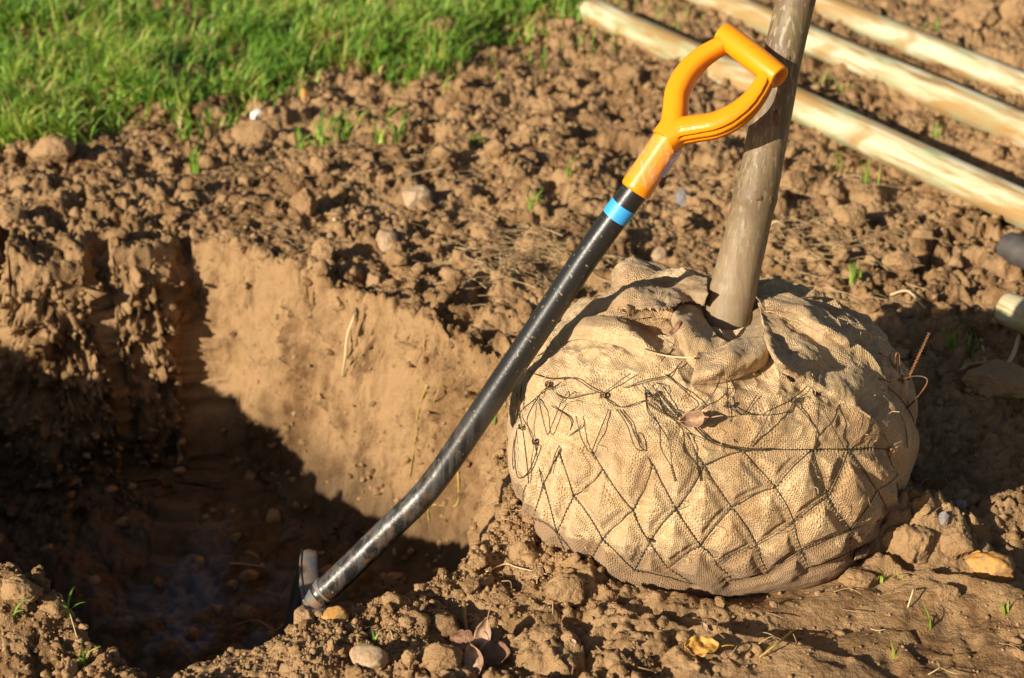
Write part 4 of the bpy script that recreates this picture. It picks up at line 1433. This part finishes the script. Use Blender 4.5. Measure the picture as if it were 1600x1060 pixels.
# hollow cross bar
def ring_tube(p0, p1, ro, ri, m=48, sq=1.0):
    p0, p1 = np.array(p0), np.array(p1); t = (p1 - p0); L = np.linalg.norm(t); t /= L
    e1 = A_ - t * np.dot(A_, t); e1 /= np.linalg.norm(e1); e2 = np.cross(t, e1)
    an = np.linspace(0, 2 * PI, m, endpoint=False)
    prof = [(0.0, ri), (0.0, ro * 0.90), (0.0015, ro * 0.97), (0.004, ro), (L * 0.5, ro * 1.05), (L - 0.004, ro), (L - 0.0015, ro * 0.97), (L, ro * 0.90), (L, ri), (L - 0.045, ri * 0.95), (0.045, ri * 0.95), (0.0, ri)]
    V = np.array([p0 + t * z + r * (np.outer(np.cos(an), e1) + np.outer(np.sin(an), e2)) for z, r in prof])
    n = len(prof)
    I, J = np.meshgrid(np.arange(n - 1), np.arange(m), indexing='ij'); J2 = (J + 1) % m
    return V.reshape(-1, 3), [np.stack([I * m + J, (I + 1) * m + J, (I + 1) * m + J2, I * m + J2], -1).reshape(-1, 4)]
gparts.append(ring_tube(gp(bar_a, -HW), gp(bar_a, HW), 0.0162, 0.0098))
# arms: flattened, with raised ribs on the outside
def arm(sgn):
    ctl = [gp(-0.030, sgn * 0.0005), gp(-0.012, sgn * 0.006), gp(0.004, sgn * 0.019), gp(0.026, sgn * 0.038), gp(0.055, sgn * 0.0485), gp(0.085, sgn * 0.0485), gp(bar_a - 0.004, sgn * 0.0385)]
    path = catmull(ctl, 16)
    m = 96
    an = np.linspace(0, 2 * PI, m, endpoint=False)
    def prof(t):
        w = np.interp(t, [0, .25, .6, 1], [0.0178, 0.0185, 0.0172, 0.0130])     # half width along N
        h = np.interp(t, [0, .2, .6, 1], [0.0180, 0.0162, 0.0150, 0.0105])      # half thickness in the plane
        c, s_ = np.cos(an), np.sin(an)
        y = w * np.sign(s_) * np.abs(s_) ** 0.75
        x = h * np.sign(c) * np.abs(c) ** 0.75
        # grooves on the outer face
        outer = (c * (1 if sgn > 0 else -1) * FL > 0.12)
        g = (0.5 - 0.5 * np.cos(y / 0.0145 * 4 * PI)) if True else 0
        gro = 0.0034 * sstep(0.12, 0.5, c * sgn * FL) * (np.cos(y / 0.0165 * 3.5 * PI) > 0.15) * sstep(0.10, 0.22, t) * sstep(1.0, 0.93, t)
        x = x - np.sign(x) * gro
        return np.stack([x, y], -1)
    FL = 1
    # work out which profile side looks outwards
    T = path[30] - path[29]; s0 = np.cross(N_, T); s0 /= np.linalg.norm(s0)
    FL = 1 if np.dot(s0, K_ * sgn) * sgn > 0 else -1
    return sweep(path, prof, up=N_)
gparts.append(arm(1)); gparts.append(arm(-1))
# web where the two arms join the sleeve
V, F = ico(4)
gparts.append((G0 + A_ * -0.012 + np.outer(V[:, 0] * 0.0200, A_) + np.outer(V[:, 1] * 0.0185, K_) + np.outer(V[:, 2] * 0.0160, N_), F))
Vs, Fs = merge(gparts)
grip = meshobj('d_grip', Vs, Fs, M['orange'], loc=tuple(G0), parent=shovel)

# blade: tread strip on top, dished plate running down into the pit
S0 = np.array(dep(489, 938, 2.427))                     # where the socket meets the blade
tipW = np.array(dep(466, 858, 2.50))
Wd = tipW - S0; hw = np.linalg.norm(Wd); Wd /= hw
Ld = np.array([-0.22, 0.10, -0.97]); Ld -= Wd * np.dot(Ld, Wd); Ld /= np.linalg.norm(Ld)
Nd = np.cross(Wd, Ld); Nd /= np.linalg.norm(Nd)
if Nd[0] < 0: Nd = -Nd
nu, nv = 40, 36
G = np.zeros((nu, nv, 3))
for i in range(nu):
    u = -1 + 2 * i / (nu - 1)
    for j in range(nv):
        v = j / (nv - 1)
        half = hw * (1.0 - 0.10 * v) * (1 - max(0, (v - 0.62) / 0.38) ** 2.2 * 0.93)
        G[i, j] = S0 + Wd * u * half + Ld * (v * 0.27) + Nd * (0.016 * u * u - 0.010)
V = G.reshape(-1, 3); nn = vnormals(V, nu, nv, False)
f = grid_faces(nu, nv); N = nu * nv
bound = [j for j in range(nv)] + [i * nv + nv - 1 for i in range(1, nu)] + [(nu - 1) * nv + j for j in range(nv - 2, -1, -1)] + [i * nv for i in range(nu - 2, 0, -1)]
bd = np.array(bound); bd2 = np.roll(bd, -1)
meshobj('blade', np.vstack([V + nn * .0012, V - nn * .0012]), [np.vstack([f, f[:, ::-1] + N, np.stack([bd, bd2, bd2 + N, bd + N], -1)])], M['black'], parent=shovel)
# tread: folded strip with a rounded outer end, one each side of the socket
def tread(sgn):
    n = 24
    P = []
    for i in range(n):
        u = i / (n - 1)
        c = S0 + Wd * sgn * hw * u + Nd * (0.016 * u * u + 0.001) + Ld * 0.002
        w = 0.0140 * (1 if u < 0.92 else math.sqrt(max(0.05, 1 - ((u - 0.92) / 0.08) ** 2)))
        w *= 0.9 + 0.25 * (1 - u)
        P.append((c, w))
    prof = np.array([[-1, -.0016], [-.9, .0016], [.75, .0016], [1, .0006], [1.03, -.004], [1.0, -.009], [.9, -.009], [.86, -.0016]])
    V = np.array([[c + Nd * w * q[0] + (-Ld) * q[1] for q in prof] for c, w in P]).reshape(-1, 3)
    m = len(prof)
    I, J = np.meshgrid(np.arange(n - 1), np.arange(m), indexing='ij'); J2 = (J + 1) % m
    F = [np.stack([I * m + J, I * m + J2, (I + 1) * m + J2, (I + 1) * m + J], -1).reshape(-1, 4), ]
    V = np.vstack([V, P[-1][0], P[0][0]])
    j = np.arange(m); j2 = (j + 1) % m
    F.append(np.stack([np.full(m, n * m), (n - 1) * m + j, (n - 1) * m + j2], -1))
    F.append(np.stack([np.full(m, n * m + 1), j2, j], -1))
    return V, F
for sg in (1, -1):
    V, F = tread(sg)
    meshobj('foot_tread', V, F, M['steel'], loc=tuple(S0), parent=shovel)
# socket: tapering steel collar welded round the shaft end
e0 = spth[4]; c = catmull([tuple(S0 + Ld * 0.05 - Nd * 0.002), tuple(S0 + Ld * 0.012), tuple(e0 * 0.6 + S0 * 0.4), tuple(e0)], 8)
V, F = sweep(c, circ(1, 32), scale=np.interp(np.linspace(0, 1, len(c)), [0, .35, .8, .95, 1], [0.006, 0.0150, 0.0186, 0.0196, 0.0185]))
meshobj('socket', V, F, M['steel'], loc=tuple(S0), parent=shovel)


# ------------------------------------------------------------------ timber posts
def post(px0, py0, px1, py1, z, r, label, name='wooden_post', ext0=0.0, ext1=1.6, mat='timber', taper=0.02, group=None, seed=0, z1=None):
    p0, p1 = at(px0, py0, z), at(px1, py1, z if z1 is None else z1)
    e = (p1 - p0).normalized(); p0 = p0 - e * ext0; p1 = p1 + e * ext1
    L = (p1 - p0).length
    n = int(L / 0.02)
    t = np.linspace(0, 1, n)
    rad = r * (1 + 0.03 * np.sin(t * 7 + seed) + 0.012 * np.sin(t * 31 + seed * 2))
    rad[0] = r * (0.86); rad[1] = r * 0.975; rad[-1] = r * 0.86; rad[-2] = r * .975
    local = np.stack([t * L, 0.008 * np.sin(t * 5 + seed), 0 * t], -1)
    local[1, 0] = 0.006; local[-2, 0] = L - 0.006
    V, F = sweep(local, circ(1, 40), scale=rad, up=(0, 0, 1.0), cap=False)
    V = V * (1 + 0.0 * V)
    root = empty(name, tuple(p0), label, 'post' if mat == 'timber' else 'bar', group)
    root.rotation_euler = e.to_track_quat('X', 'Z').to_euler()
    b = meshobj('log', V, F, M[mat]); b.parent = root
    # end grain discs
    for i, sx in ((0, -1), (-1, 1)):
        an = np.linspace(0, 2 * PI, 40, endpoint=False)
        rr = rad[i]
        D_ = np.vstack([[local[i] + np.array([sx * 0.0004, q * rr * np.cos(a_), q * rr * np.sin(a_)]) for a_ in an] for q in (1.0, 0.5)] + [[local[i] + np.array([sx * 0.0012, 0, 0])]])
        j = np.arange(40); j2 = (j + 1) % 40
        F1 = np.stack([j, j2, j2 + 40, j + 40], -1); F2 = np.stack([j + 40, j2 + 40, np.full(40, 80)], -1)
        if sx < 0: F1, F2 = F1[:, ::-1], F2[:, ::-1]
        o = meshobj('end_grain', D_, [F1, F2], M['timber_end' if mat == 'timber' else mat]); o.parent = root
    return root


gp_ = 'round timber posts lying on the soil'
post(918, 18, 1600, 325, 0.052, 0.040, 'front pale timber post, its near end rounded off, lying behind the trunk', ext0=0.0, group=gp_, seed=1)
post(1150, 12, 1600, 203, 0.052, 0.040, 'middle pale timber post of the three long ones', ext0=0.8, group=gp_, seed=3)
post(1290, 12, 1600, 140, 0.046, 0.036, 'farthest and thinnest of the three long timber posts', ext0=0.9, group=gp_, seed=5)
post(1590, 492, 1750, 560, 0.060, 0.030, 'short view of a yellowish post end at the right picture edge', ext0=0.035, ext1=1.2, group=gp_, seed=7)
post(1590, 392, 1750, 452, 0.050, 0.030, 'dark grey round bar whose end shows at the right picture edge', name='dark_bar', ext0=0.03, ext1=1.0, mat='dark_bar', seed=9)


# ------------------------------------------------------------------ grass
def blades(pos, length, width, lean_dir, lean, tone, seg=5):
    n = len(pos)
    t = np.linspace(0, 1, seg)
    V = np.zeros((n, seg, 2, 3))
    az = lean_dir
    ux, uy = np.cos(az), np.sin(az)
    tw = RNG.uniform(-0.6, 0.6, n)
    for k, q in enumerate(t):
        b = lean * q ** 1.4
        hor = length * np.sin(np.clip(b, 0, 2.6)) * q * 0.75
        ver = length * np.cos(np.clip(b * 0.62, 0, 1.9)) * q
        c = pos + np.stack([ux * hor, uy * hor, ver], -1)
        w = width * (1 - q ** 2.2) * 0.5 + 0.0002
        sx, sy = -np.sin(az + tw * q), np.cos(az + tw * q)
        sd_ = np.stack([sx * w, sy * w, 0.25 * w], -1)
        V[:, k, 0] = c - sd_; V[:, k, 1] = c + sd_
    V = V.reshape(-1, 3)
    base = (np.arange(n) * seg * 2)[:, None]
    F = []
    for k in range(seg - 1):
        F.append(np.stack([base[:, 0] + 2 * k, base[:, 0] + 2 * k + 1, base[:, 0] + 2 * k + 3, base[:, 0] + 2 * k + 2], -1))
    return V, np.vstack(F), np.repeat(tone, seg * 2)


gl_pts = [(-40, 205), (60, 195), (180, 192), (300, 178), (370, 150), (470, 128), (560, 112), (640, 92), (700, 74), (800, 62), (880, 28), (930, -5)]
gl3 = np.array([tuple(at(*q)) for q in gl_pts])
def turf_edge(x):
    e = np.interp(x, gl3[:, 0], gl3[:, 1], left=gl3[0, 1], right=9)
    return np.where(x > gl3[-1, 0], gl3[-1, 1] + (x - gl3[-1, 0]) * 2.0, e)
n = 170000
px_ = RNG.uniform(-2.6, 1.3, n); py_ = 3.8 + 4.2 * RNG.random(n) ** 1.4
edge = turf_edge(px_) - 0.14 + 0.42 * fbm2(px_, py_, 4.5, 4, 900)
dd = py_ - edge
dens = (sstep(-0.03, 0.12, dd) + 0.10 * (dd > -0.45) * (fbm2(px_, py_, 11, 2, 915) > 0.28)) * (0.18 + 0.82 * sstep(-0.20, 0.08, fbm2(px_, py_, 8, 3, 910)))
keep = RNG.random(n) < dens
px_, py_ = px_[keep], py_[keep]
# tufts: pull blades towards tuft centres
cx_ = np.round(px_ / 0.045 + 0.6 * fbm2(px_, py_, 3, 1, 5)) * 0.045; cy_ = np.round(py_ / 0.05) * 0.05
px_ = px_ * 0.55 + cx_ * 0.45 + RNG.normal(0, 0.004, len(px_)); py_ = py_ * 0.55 + cy_ * 0.45 + RNG.normal(0, 0.004, len(py_))
ix = np.clip(np.searchsorted(xs, px_), 0, NX - 1); iy = np.clip(np.searchsorted(ys, py_), 0, NY - 1)
pz_ = Z.reshape(NX, NY)[ix, iy]
n = len(px_)
ln = RNG.uniform(0.030, 0.092, n) * (0.8 + 0.6 * (fbm2(px_, py_, 4, 2, 920) + 0.5))
tn = np.clip(0.56 + 0.6 * fbm2(px_, py_, 9, 3, 930) + RNG.normal(0, 0.26, n), 0, 0.97)
tn[RNG.random(n) < 0.05] = 1.0
V, F, T = blades(np.stack([px_, py_, pz_ - 0.003], -1), ln, RNG.uniform(0.004, 0.0085, n), RNG.uniform(0, 2 * PI, n), np.abs(RNG.normal(1.35, 0.6, n)), tn)
o = meshobj('grass', V, F, M['grass'], tone=T)
tag(o, 'bright green grass growing along the far left of the dug soil', 'grass', kind='stuff')
# far turf, sparse and coarse, beyond the picture
n = 16000
px_ = RNG.uniform(-6, 3.5, n); py_ = RNG.uniform(7.6, 13, n)
V, F, T = blades(np.stack([px_, py_, np.full(n, 0.0)], -1), RNG.uniform(0.05, 0.12, n), RNG.uniform(0.006, 0.012, n), RNG.uniform(0, 2 * PI, n), np.abs(RNG.normal(0.9, 0.5, n)), RNG.uniform(0.2, 0.9, n), 4)
o = meshobj('far_grass', V, F, M['grass'], tone=T)
tag(o, 'rough green turf far beyond the dug soil', 'grass', kind='stuff')


def tuft(px, py, n, L, label, spread=0.010, name='grass_tuft', up=0.7, tone=(0.35, 0.85), w=(0.0022, 0.004)):
    loc, nor = hit(ground, px, py)
    if spread <= 0.025: spread *= 0.45
    pos = np.array(loc) + RNG.normal(0, spread, (n, 3)) * np.array([1, 1, 0.1]); pos[:, 2] -= 0.002
    V, F, T = blades(pos, RNG.uniform(0.55, 1.0, n) * L, RNG.uniform(*w, n), RNG.uniform(0, 2 * PI, n), np.abs(RNG.normal(up, 0.4, n)), RNG.uniform(*tone, n), 7)
    if spread > 0.025:
        o = meshobj('grass_patch', V, F, M['grass'], loc=tuple(loc), tone=T)
        return tag(o, label, 'grass', kind='stuff')
    o = meshobj(name, V, F, M['grass'], loc=tuple(loc), tone=T)
    return tag(o, label, 'grass tuft')


tuft(303, 272, 22, 0.075, 'bright green grass tuft on the bare soil just left of the pit corner', 0.012)
tuft(285, 222, 12, 0.06, 'small grass tuft between the turf edge and the bright tuft below', 0.015)
tuft(832, 325, 14, 0.05, 'grass tuft left of the black shaft beside the blue band', 0.014)
tuft(972, 368, 8, 0.045, 'grass blades showing just right of the black shaft under the blue band', 0.014)
tuft(885, 275, 7, 0.06, 'thin grass blades left of the orange sleeve', 0.02)
tuft(530, 222, 8, 0.045, 'few flat yellow green blades in the middle of the clods', 0.02, up=1.5)
tuft(740, 222, 8, 0.045, 'flat green blades on the clods left of the grip', 0.02, up=1.5)
tuft(1335, 440, 12, 0.055, 'grass tuft between the ball and the front post', 0.012)
tuft(1490, 545, 14, 0.05, 'green tuft in the shadow of the ball at the right', 0.016, tone=(0.2, 0.6))
tuft(1520, 555, 8, 0.05, 'second smaller tuft in the shadow, nearer the right picture edge', 0.016, tone=(0.2, 0.6))
tuft(1330, 548, 6, 0.045, 'few green blades right behind the burlap ball in the shade', 0.012)
tuft(1355, 285, 6, 0.07, 'upright grass blades just in front of the front post', 0.02, up=0.4)
tuft(1310, 270, 5, 0.06, 'couple of thin blades in front of the front post, nearer the trunk', 0.015, up=0.4)
tuft(1465, 215, 5, 0.06, 'grass blade rising between the front and the middle post', 0.015, up=0.4)
tuft(1290, 135, 12, 0.05, 'low green blades between the front and the middle post by the trunk', 0.03)
tuft(1455, 48, 14, 0.05, 'green tuft beyond the farthest post', 0.03)
tuft(1450, 985, 3, 0.040, 'yellow green sprout in the trodden soil at lower right', 0.003, up=0.6, tone=(0.8, 0.95))
tuft(1398, 1030, 2, 0.040, 'single yellow blade in the crack at lower right', 0.003, up=1.0, tone=(0.85, 0.95))
tuft(585, 1008, 4, 0.028, 'tiny green shoot on the near lip above the mottled stone', 0.005, up=0.9)
tuft(132, 1042, 4, 0.045, 'green shoot on the inner side of the lower left mound', 0.004, up=0.7)
tuft(106, 965, 3, 0.055, 'thin arching green stem hanging over the pit from the lower left mound', 0.004, up=1.1)
tuft(1385, 905, 4, 0.04, 'flattened pale green blades at the right foot of the ball', 0.008, up=1.6, tone=(0.7, 0.95))
tuft(770, 662, 3, 0.04, 'green blade growing from the pit wall beside the shaft', 0.006, up=1.0)
tuft(1570, 960, 3, 0.03, 'tiny yellow green sprout under the large orange stone', 0.004, up=0.8, tone=(0.75, 0.95))
tuft(20, 966, 3, 0.035, 'green blade lying on the lower left mound', 0.005, up=1.6)
tuft(1000, 40, 40, 0.06, 'patch of grass between the front post and the middle post', 0.09)
tuft(930, 75, 25, 0.06, 'patch of grass under the rounded end of the front post', 0.06)


# ------------------------------------------------------------------ straw, twigs, roots
def stalk3(pts, r0, r1, m=6):
    c = catmull([tuple(q) for q in pts], 8)
    return sweep(c, circ(1, m), scale=np.linspace(r0, r1, len(c)))


sp_, tn_ = [], []
for k in range(900):
    if k < 330: x, y = RNG.normal(820, 70), RNG.normal(425, 30)
    elif k < 560: x, y = RNG.normal(1290, 60), RNG.normal(400, 45)
    elif k < 620: x, y = RNG.normal(640, 90), RNG.normal(270, 16)
    elif k < 650: x, y = RNG.uniform(420, 1600), RNG.uniform(940, 1060)
    else: x, y = RNG.uniform(0, 1600), RNG.uniform(180, 900)
    g = at(x, y)
    ix_ = min(NX - 1, np.searchsorted(xs, g.x)); iy_ = min(NY - 1, np.searchsorted(ys, g.y))
    if D.reshape(NX, NY)[ix_, iy_] < 0.01 or rb.reshape(NX, NY)[ix_, iy_] < 0.26: continue
    z = Z.reshape(NX, NY)[ix_, iy_] + 0.006
    a_ = RNG.uniform(0, 2 * PI) if k < 560 or k > 620 else RNG.normal(0.35, 0.3)
    L = RNG.uniform(0.012, 0.045) * (1.3 if k < 620 else 0.5)
    dx, dy = L * math.cos(a_), L * math.sin(a_)
    b_ = RNG.normal(0, 0.35) * L
    q = [Vector((g.x - dx, g.y - dy, z + RNG.uniform(-.002, .008))), Vector((g.x - b_ * math.sin(a_), g.y + b_ * math.cos(a_), z + RNG.uniform(0, .010))), Vector((g.x + dx, g.y + dy, z + RNG.uniform(-.003, .010)))]
    V, F = stalk3(q, RNG.uniform(.0005, .0012), RNG.uniform(.0003, .0007), 4)
    sp_.append((V, F)); tn_.append(np.full(len(V), RNG.uniform(0, 1)))
V, F = merge(sp_)
o = meshobj('straw_litter', V, F, M['straw'], tone=np.concatenate(tn_))
tag(o, 'dry straw and root bits strewn over the soil', 'straw', kind='stuff')


def twig(name, pts, r0, r1, label, cat, mat='straw', lift=0.006, tone=0.7):
    q = []
    for p in pts:
        loc, nor = hit(ground, p[0], p[1])
        q.append(loc + nor * (p[2] if len(p) > 2 else lift))
    V, F = stalk3(q, r0, r1, 8)
    o = meshobj(name, V, F, M[mat], tone=np.full(len(V), tone))
    return tag(o, label, cat)


twig('dry_stem', [(553, 488), (548, 520), (543, 560), (538, 588)], .0032, .0022, 'broken dry stem hanging down the smooth sunlit pit wall', 'stem', tone=.9)
twig('dry_stem', [(362, 888, .01), (385, 890, .014), (412, 890, .01)], .0020, .0014, 'dry twig lying flat on the dark pit floor', 'twig', tone=.4)
twig('dry_stem', [(380, 862, .01), (395, 868, .014), (408, 876, .01)], .0022, .0016, 'short twig just above the flat one on the pit floor', 'twig', tone=.4)
twig('yellow_root', [(666, 600), (655, 640), (648, 690), (640, 745)], .0014, .0008, 'thin yellow root running down the pit wall left of the shaft', 'root', 'yellow_root', .002)
twig('yellow_root', [(690, 590), (678, 625), (662, 655)], .0009, .0006, 'fine yellow rootlet beside the longer yellow root', 'root', 'yellow_root', .002)
twig('yellow_root', [(716, 735), (718, 765), (712, 790), (673, 790), (671, 818)], .0014, .0008, 'yellow root on the pit wall right under the shaft bend', 'root', 'yellow_root', .002)
twig('dry_stem', [(1240, 990, .004), (1215, 1015, .012), (1190, 1032, .008)], .0016, .0010, 'yellowish stalk lying on the trodden soil below the ball', 'stem', 'yellow_root')
twig('dry_stem', [(1428, 925, .004), (1424, 940, .018), (1418, 952, .003)], .0014, .0010, 'pale upright stub of stem at the dark crack', 'stem', tone=1)
twig('dry_stem', [(725, 940), (728, 970), (735, 1000)], .0030, .0022, 'thick dead stem in the near lip above the brown leaves', 'stem', tone=.15)
twig('dry_stem', [(926, 1008), (955, 1030), (1000, 1048), (1035, 1052)], .0011, .0007, 'long thin grey stem on the near soil below the squarish clod', 'stem', tone=.2)
twig('dry_stem', [(755, 893), (792, 882), (815, 890), (850, 902)], .0011, .0008, 'pale curved rootlet on top of the near lip', 'root', tone=.95)
twig('dry_stem', [(372, 980, .01), (395, 972, .02), (425, 985, .015), (450, 975, .01)], .0009, .0006, 'wiry rootlet curling over the pit edge left of the blade', 'root', tone=.6)
twig('dry_stem', [(612, 283, .012), (650, 270, .014), (700, 262, .012)], .0030, .0016, 'long pale straw stalk lying across the clods in the middle', 'straw', tone=1)
twig('dry_stem', [(1190, 368, .01), (1215, 358, .016), (1235, 360, .012)], .0022, .0014, 'pale straw stalk right behind the trunk', 'straw', tone=1)
twig('dry_stem', [(1395, 462, .01), (1425, 468, .018), (1445, 485, .006)], .0022, .0016, 'curved pale root near the top of the ball shadow', 'root', tone=1)
twig('dry_stem', [(1525, 528, .02), (1535, 545, .018), (1545, 570, .006)], .0030, .0024, 'slanting twig in the shade right of the ball', 'twig', tone=.5)
twig('dry_stem', [(1582, 535, .022), (1575, 555, .016), (1568, 578, .006)], .0040, .0034, 'pale stick standing in the shade at the right picture edge', 'twig', tone=.85)
twig('dry_stem', [(1500, 578, .01), (1525, 572, .014), (1550, 570, .01)], .0035, .0028, 'thick twig lying in the shade below the tufts', 'twig', tone=.35)
twig('dry_stem', [(122, 1000, .006), (98, 940, .02), (80, 925, .008)], .0008, .0006, 'pale thread like root on the lower left mound', 'root', tone=.9)
twig('dry_stem', [(430, 255, .01), (432, 290, .010), (435, 325, .006)], .0020, .0014, 'reddish stem standing among the clods above the pit corner', 'stem', tone=.1)
twig('dry_stem', [(525, 345, .012), (550, 342, .014)], .0035, .0030, 'stubby bit of straw left of the oval stone', 'straw', tone=1)


# ------------------------------------------------------------------ leaves
def leaf(name, ctr, nrm, L, W, rot, mat, label, lobes=0, curl=0.22, seed=0, stem=True):
    nu, nv = 26, 15
    n = Vector(nrm).normalized(); u = n.cross(Vector((0, 0, 1)) if abs(n.z) < .9 else Vector((1, 0, 0))).normalized(); v = n.cross(u)
    c, s_ = math.cos(rot), math.sin(rot)
    U, Wv = u * c + v * s_, v * c - u * s_
    G = np.zeros((nu, nv, 3))
    for i in range(nu):
        t = i / (nu - 1)
        w = W * (math.sin(PI * min(1, t * 0.97 + 0.02)) ** 0.75) * (1 + (0.35 * abs(math.sin(lobes * PI * t)) - 0.12 if lobes else 0))
        for j in range(nv):
            q = -1 + 2 * j / (nv - 1)
            h = curl * W * (q * q) + curl * L * 0.35 * (t - 0.5) ** 2 * 2
            G[i, j] = np.array(Vector(ctr) + U * ((t - .5) * L) + Wv * (q * w * .5) + n * h)
    V = G.reshape(-1, 3)
    V = V + np.outer(0.22 * L * fbm3(V, 95, 3, seed), np.array(n))
    nn_ = vnormals(V, nu, nv, False); N = nu * nv; f = grid_faces(nu, nv)
    bound = [j for j in range(nv)] + [i * nv + nv - 1 for i in range(1, nu)] + [(nu - 1) * nv + j for j in range(nv - 2, -1, -1)] + [i * nv for i in range(nu - 2, 0, -1)]
    bd = np.array(bound); bd2 = np.roll(bd, -1)
    parts = [(np.vstack([V + nn_ * .0003, V - nn_ * .0003]), [np.vstack([f, f[:, ::-1] + N, np.stack([bd, bd2, bd2 + N, bd + N], -1)])])]
    if stem:
        b = Vector(ctr) - U * L * .5
        parts.append(stalk3([b, b - U * L * .25 + n * L * .05, b - U * L * .45], .0009, .0006, 6))
    V, F = merge(parts)
    o = meshobj(name, V, F, M[mat], loc=tuple(ctr))
    return tag(o, label, 'leaf')


def gleaf(px, py, L, W, rot, mat, label, tilt=(0, 0, 0), lift=.012, **kw):
    loc, nor = hit(ground, px, py)
    return leaf('dead_leaf', loc + Vector((0, 0, lift)), Vector((0, 0, 1)) + Vector(tilt), L, W, rot, mat, label, **kw)


gleaf(1096, 1026, .042, .026, 1.6, 'leaf_yellow', 'lobed orange yellow leaf lying flat at the bottom of the picture', (-.1, -.35, 0), lobes=3, seed=3)
gleaf(728, 1018, .040, .024, .3, 'leaf_brown', 'dark reddish brown leaf at left in the cluster of dead leaves', (-.6, -.6, -.3), lift=.016, lobes=2, seed=4)
gleaf(755, 1020, .045, .022, 1.4, 'leaf_tan', 'upright curled tan leaf in the middle of the dead leaf cluster', (-.3, -1.6, -.2), lift=.024, seed=5)
gleaf(742, 1045, .040, .024, 2.1, 'leaf_tan', 'lowest leaf of the dead leaf cluster at the bottom', (-.3, -.8, 0), lift=.010, seed=6)
gleaf(775, 1036, .038, .028, .2, 'leaf_brown', 'broad brown leaf at the right of the dead leaf cluster', (-.2, -.6, 0), lift=.012, lobes=2, seed=7)
gleaf(1100, 990, .014, .008, .2, 'leaf_tan', 'small pale wood chip on the soil above the yellow leaf', (0, -.3, 0), lift=.008, stem=False, seed=8)
gleaf(895, 1012, .010, .007, .8, 'leaf_tan', 'tiny pale flake left of the small wood chip', (0, -.3, 0), lift=.008, stem=False, seed=9)
gleaf(1113, 930, .016, .012, .5, 'leaf_tan', 'cream flake right under the front of the burlap ball', (0, -.4, 0), lift=.010, stem=False, seed=10)
gleaf(255, 210 + 30, .022, .009, 1.2, 'leaf_tan', 'small tan chip beside the big rounded clod at the left', (0, -.5, 0), lift=.012, stem=False, seed=11)
c0, nn0 = surf(1090, 656, .012)
leaf('dead_leaf', c0, Vector(nn0) + Vector((-.2, -.3, .2)), .036, .020, 0.4, 'leaf_tan', 'crumpled pale dry leaf caught in the wire net on the burlap', lobes=2, curl=.7, seed=12)
c0, nn0 = surf(1060, 515, .030)
leaf('dead_leaf', c0, Vector(nn0) + Vector((-.5, -.6, 0)), .022, .010, 1.3, 'leaf_brown', 'small orange brown leaf sliver on the burlap left of the trunk', curl=.5, seed=13, stem=False)
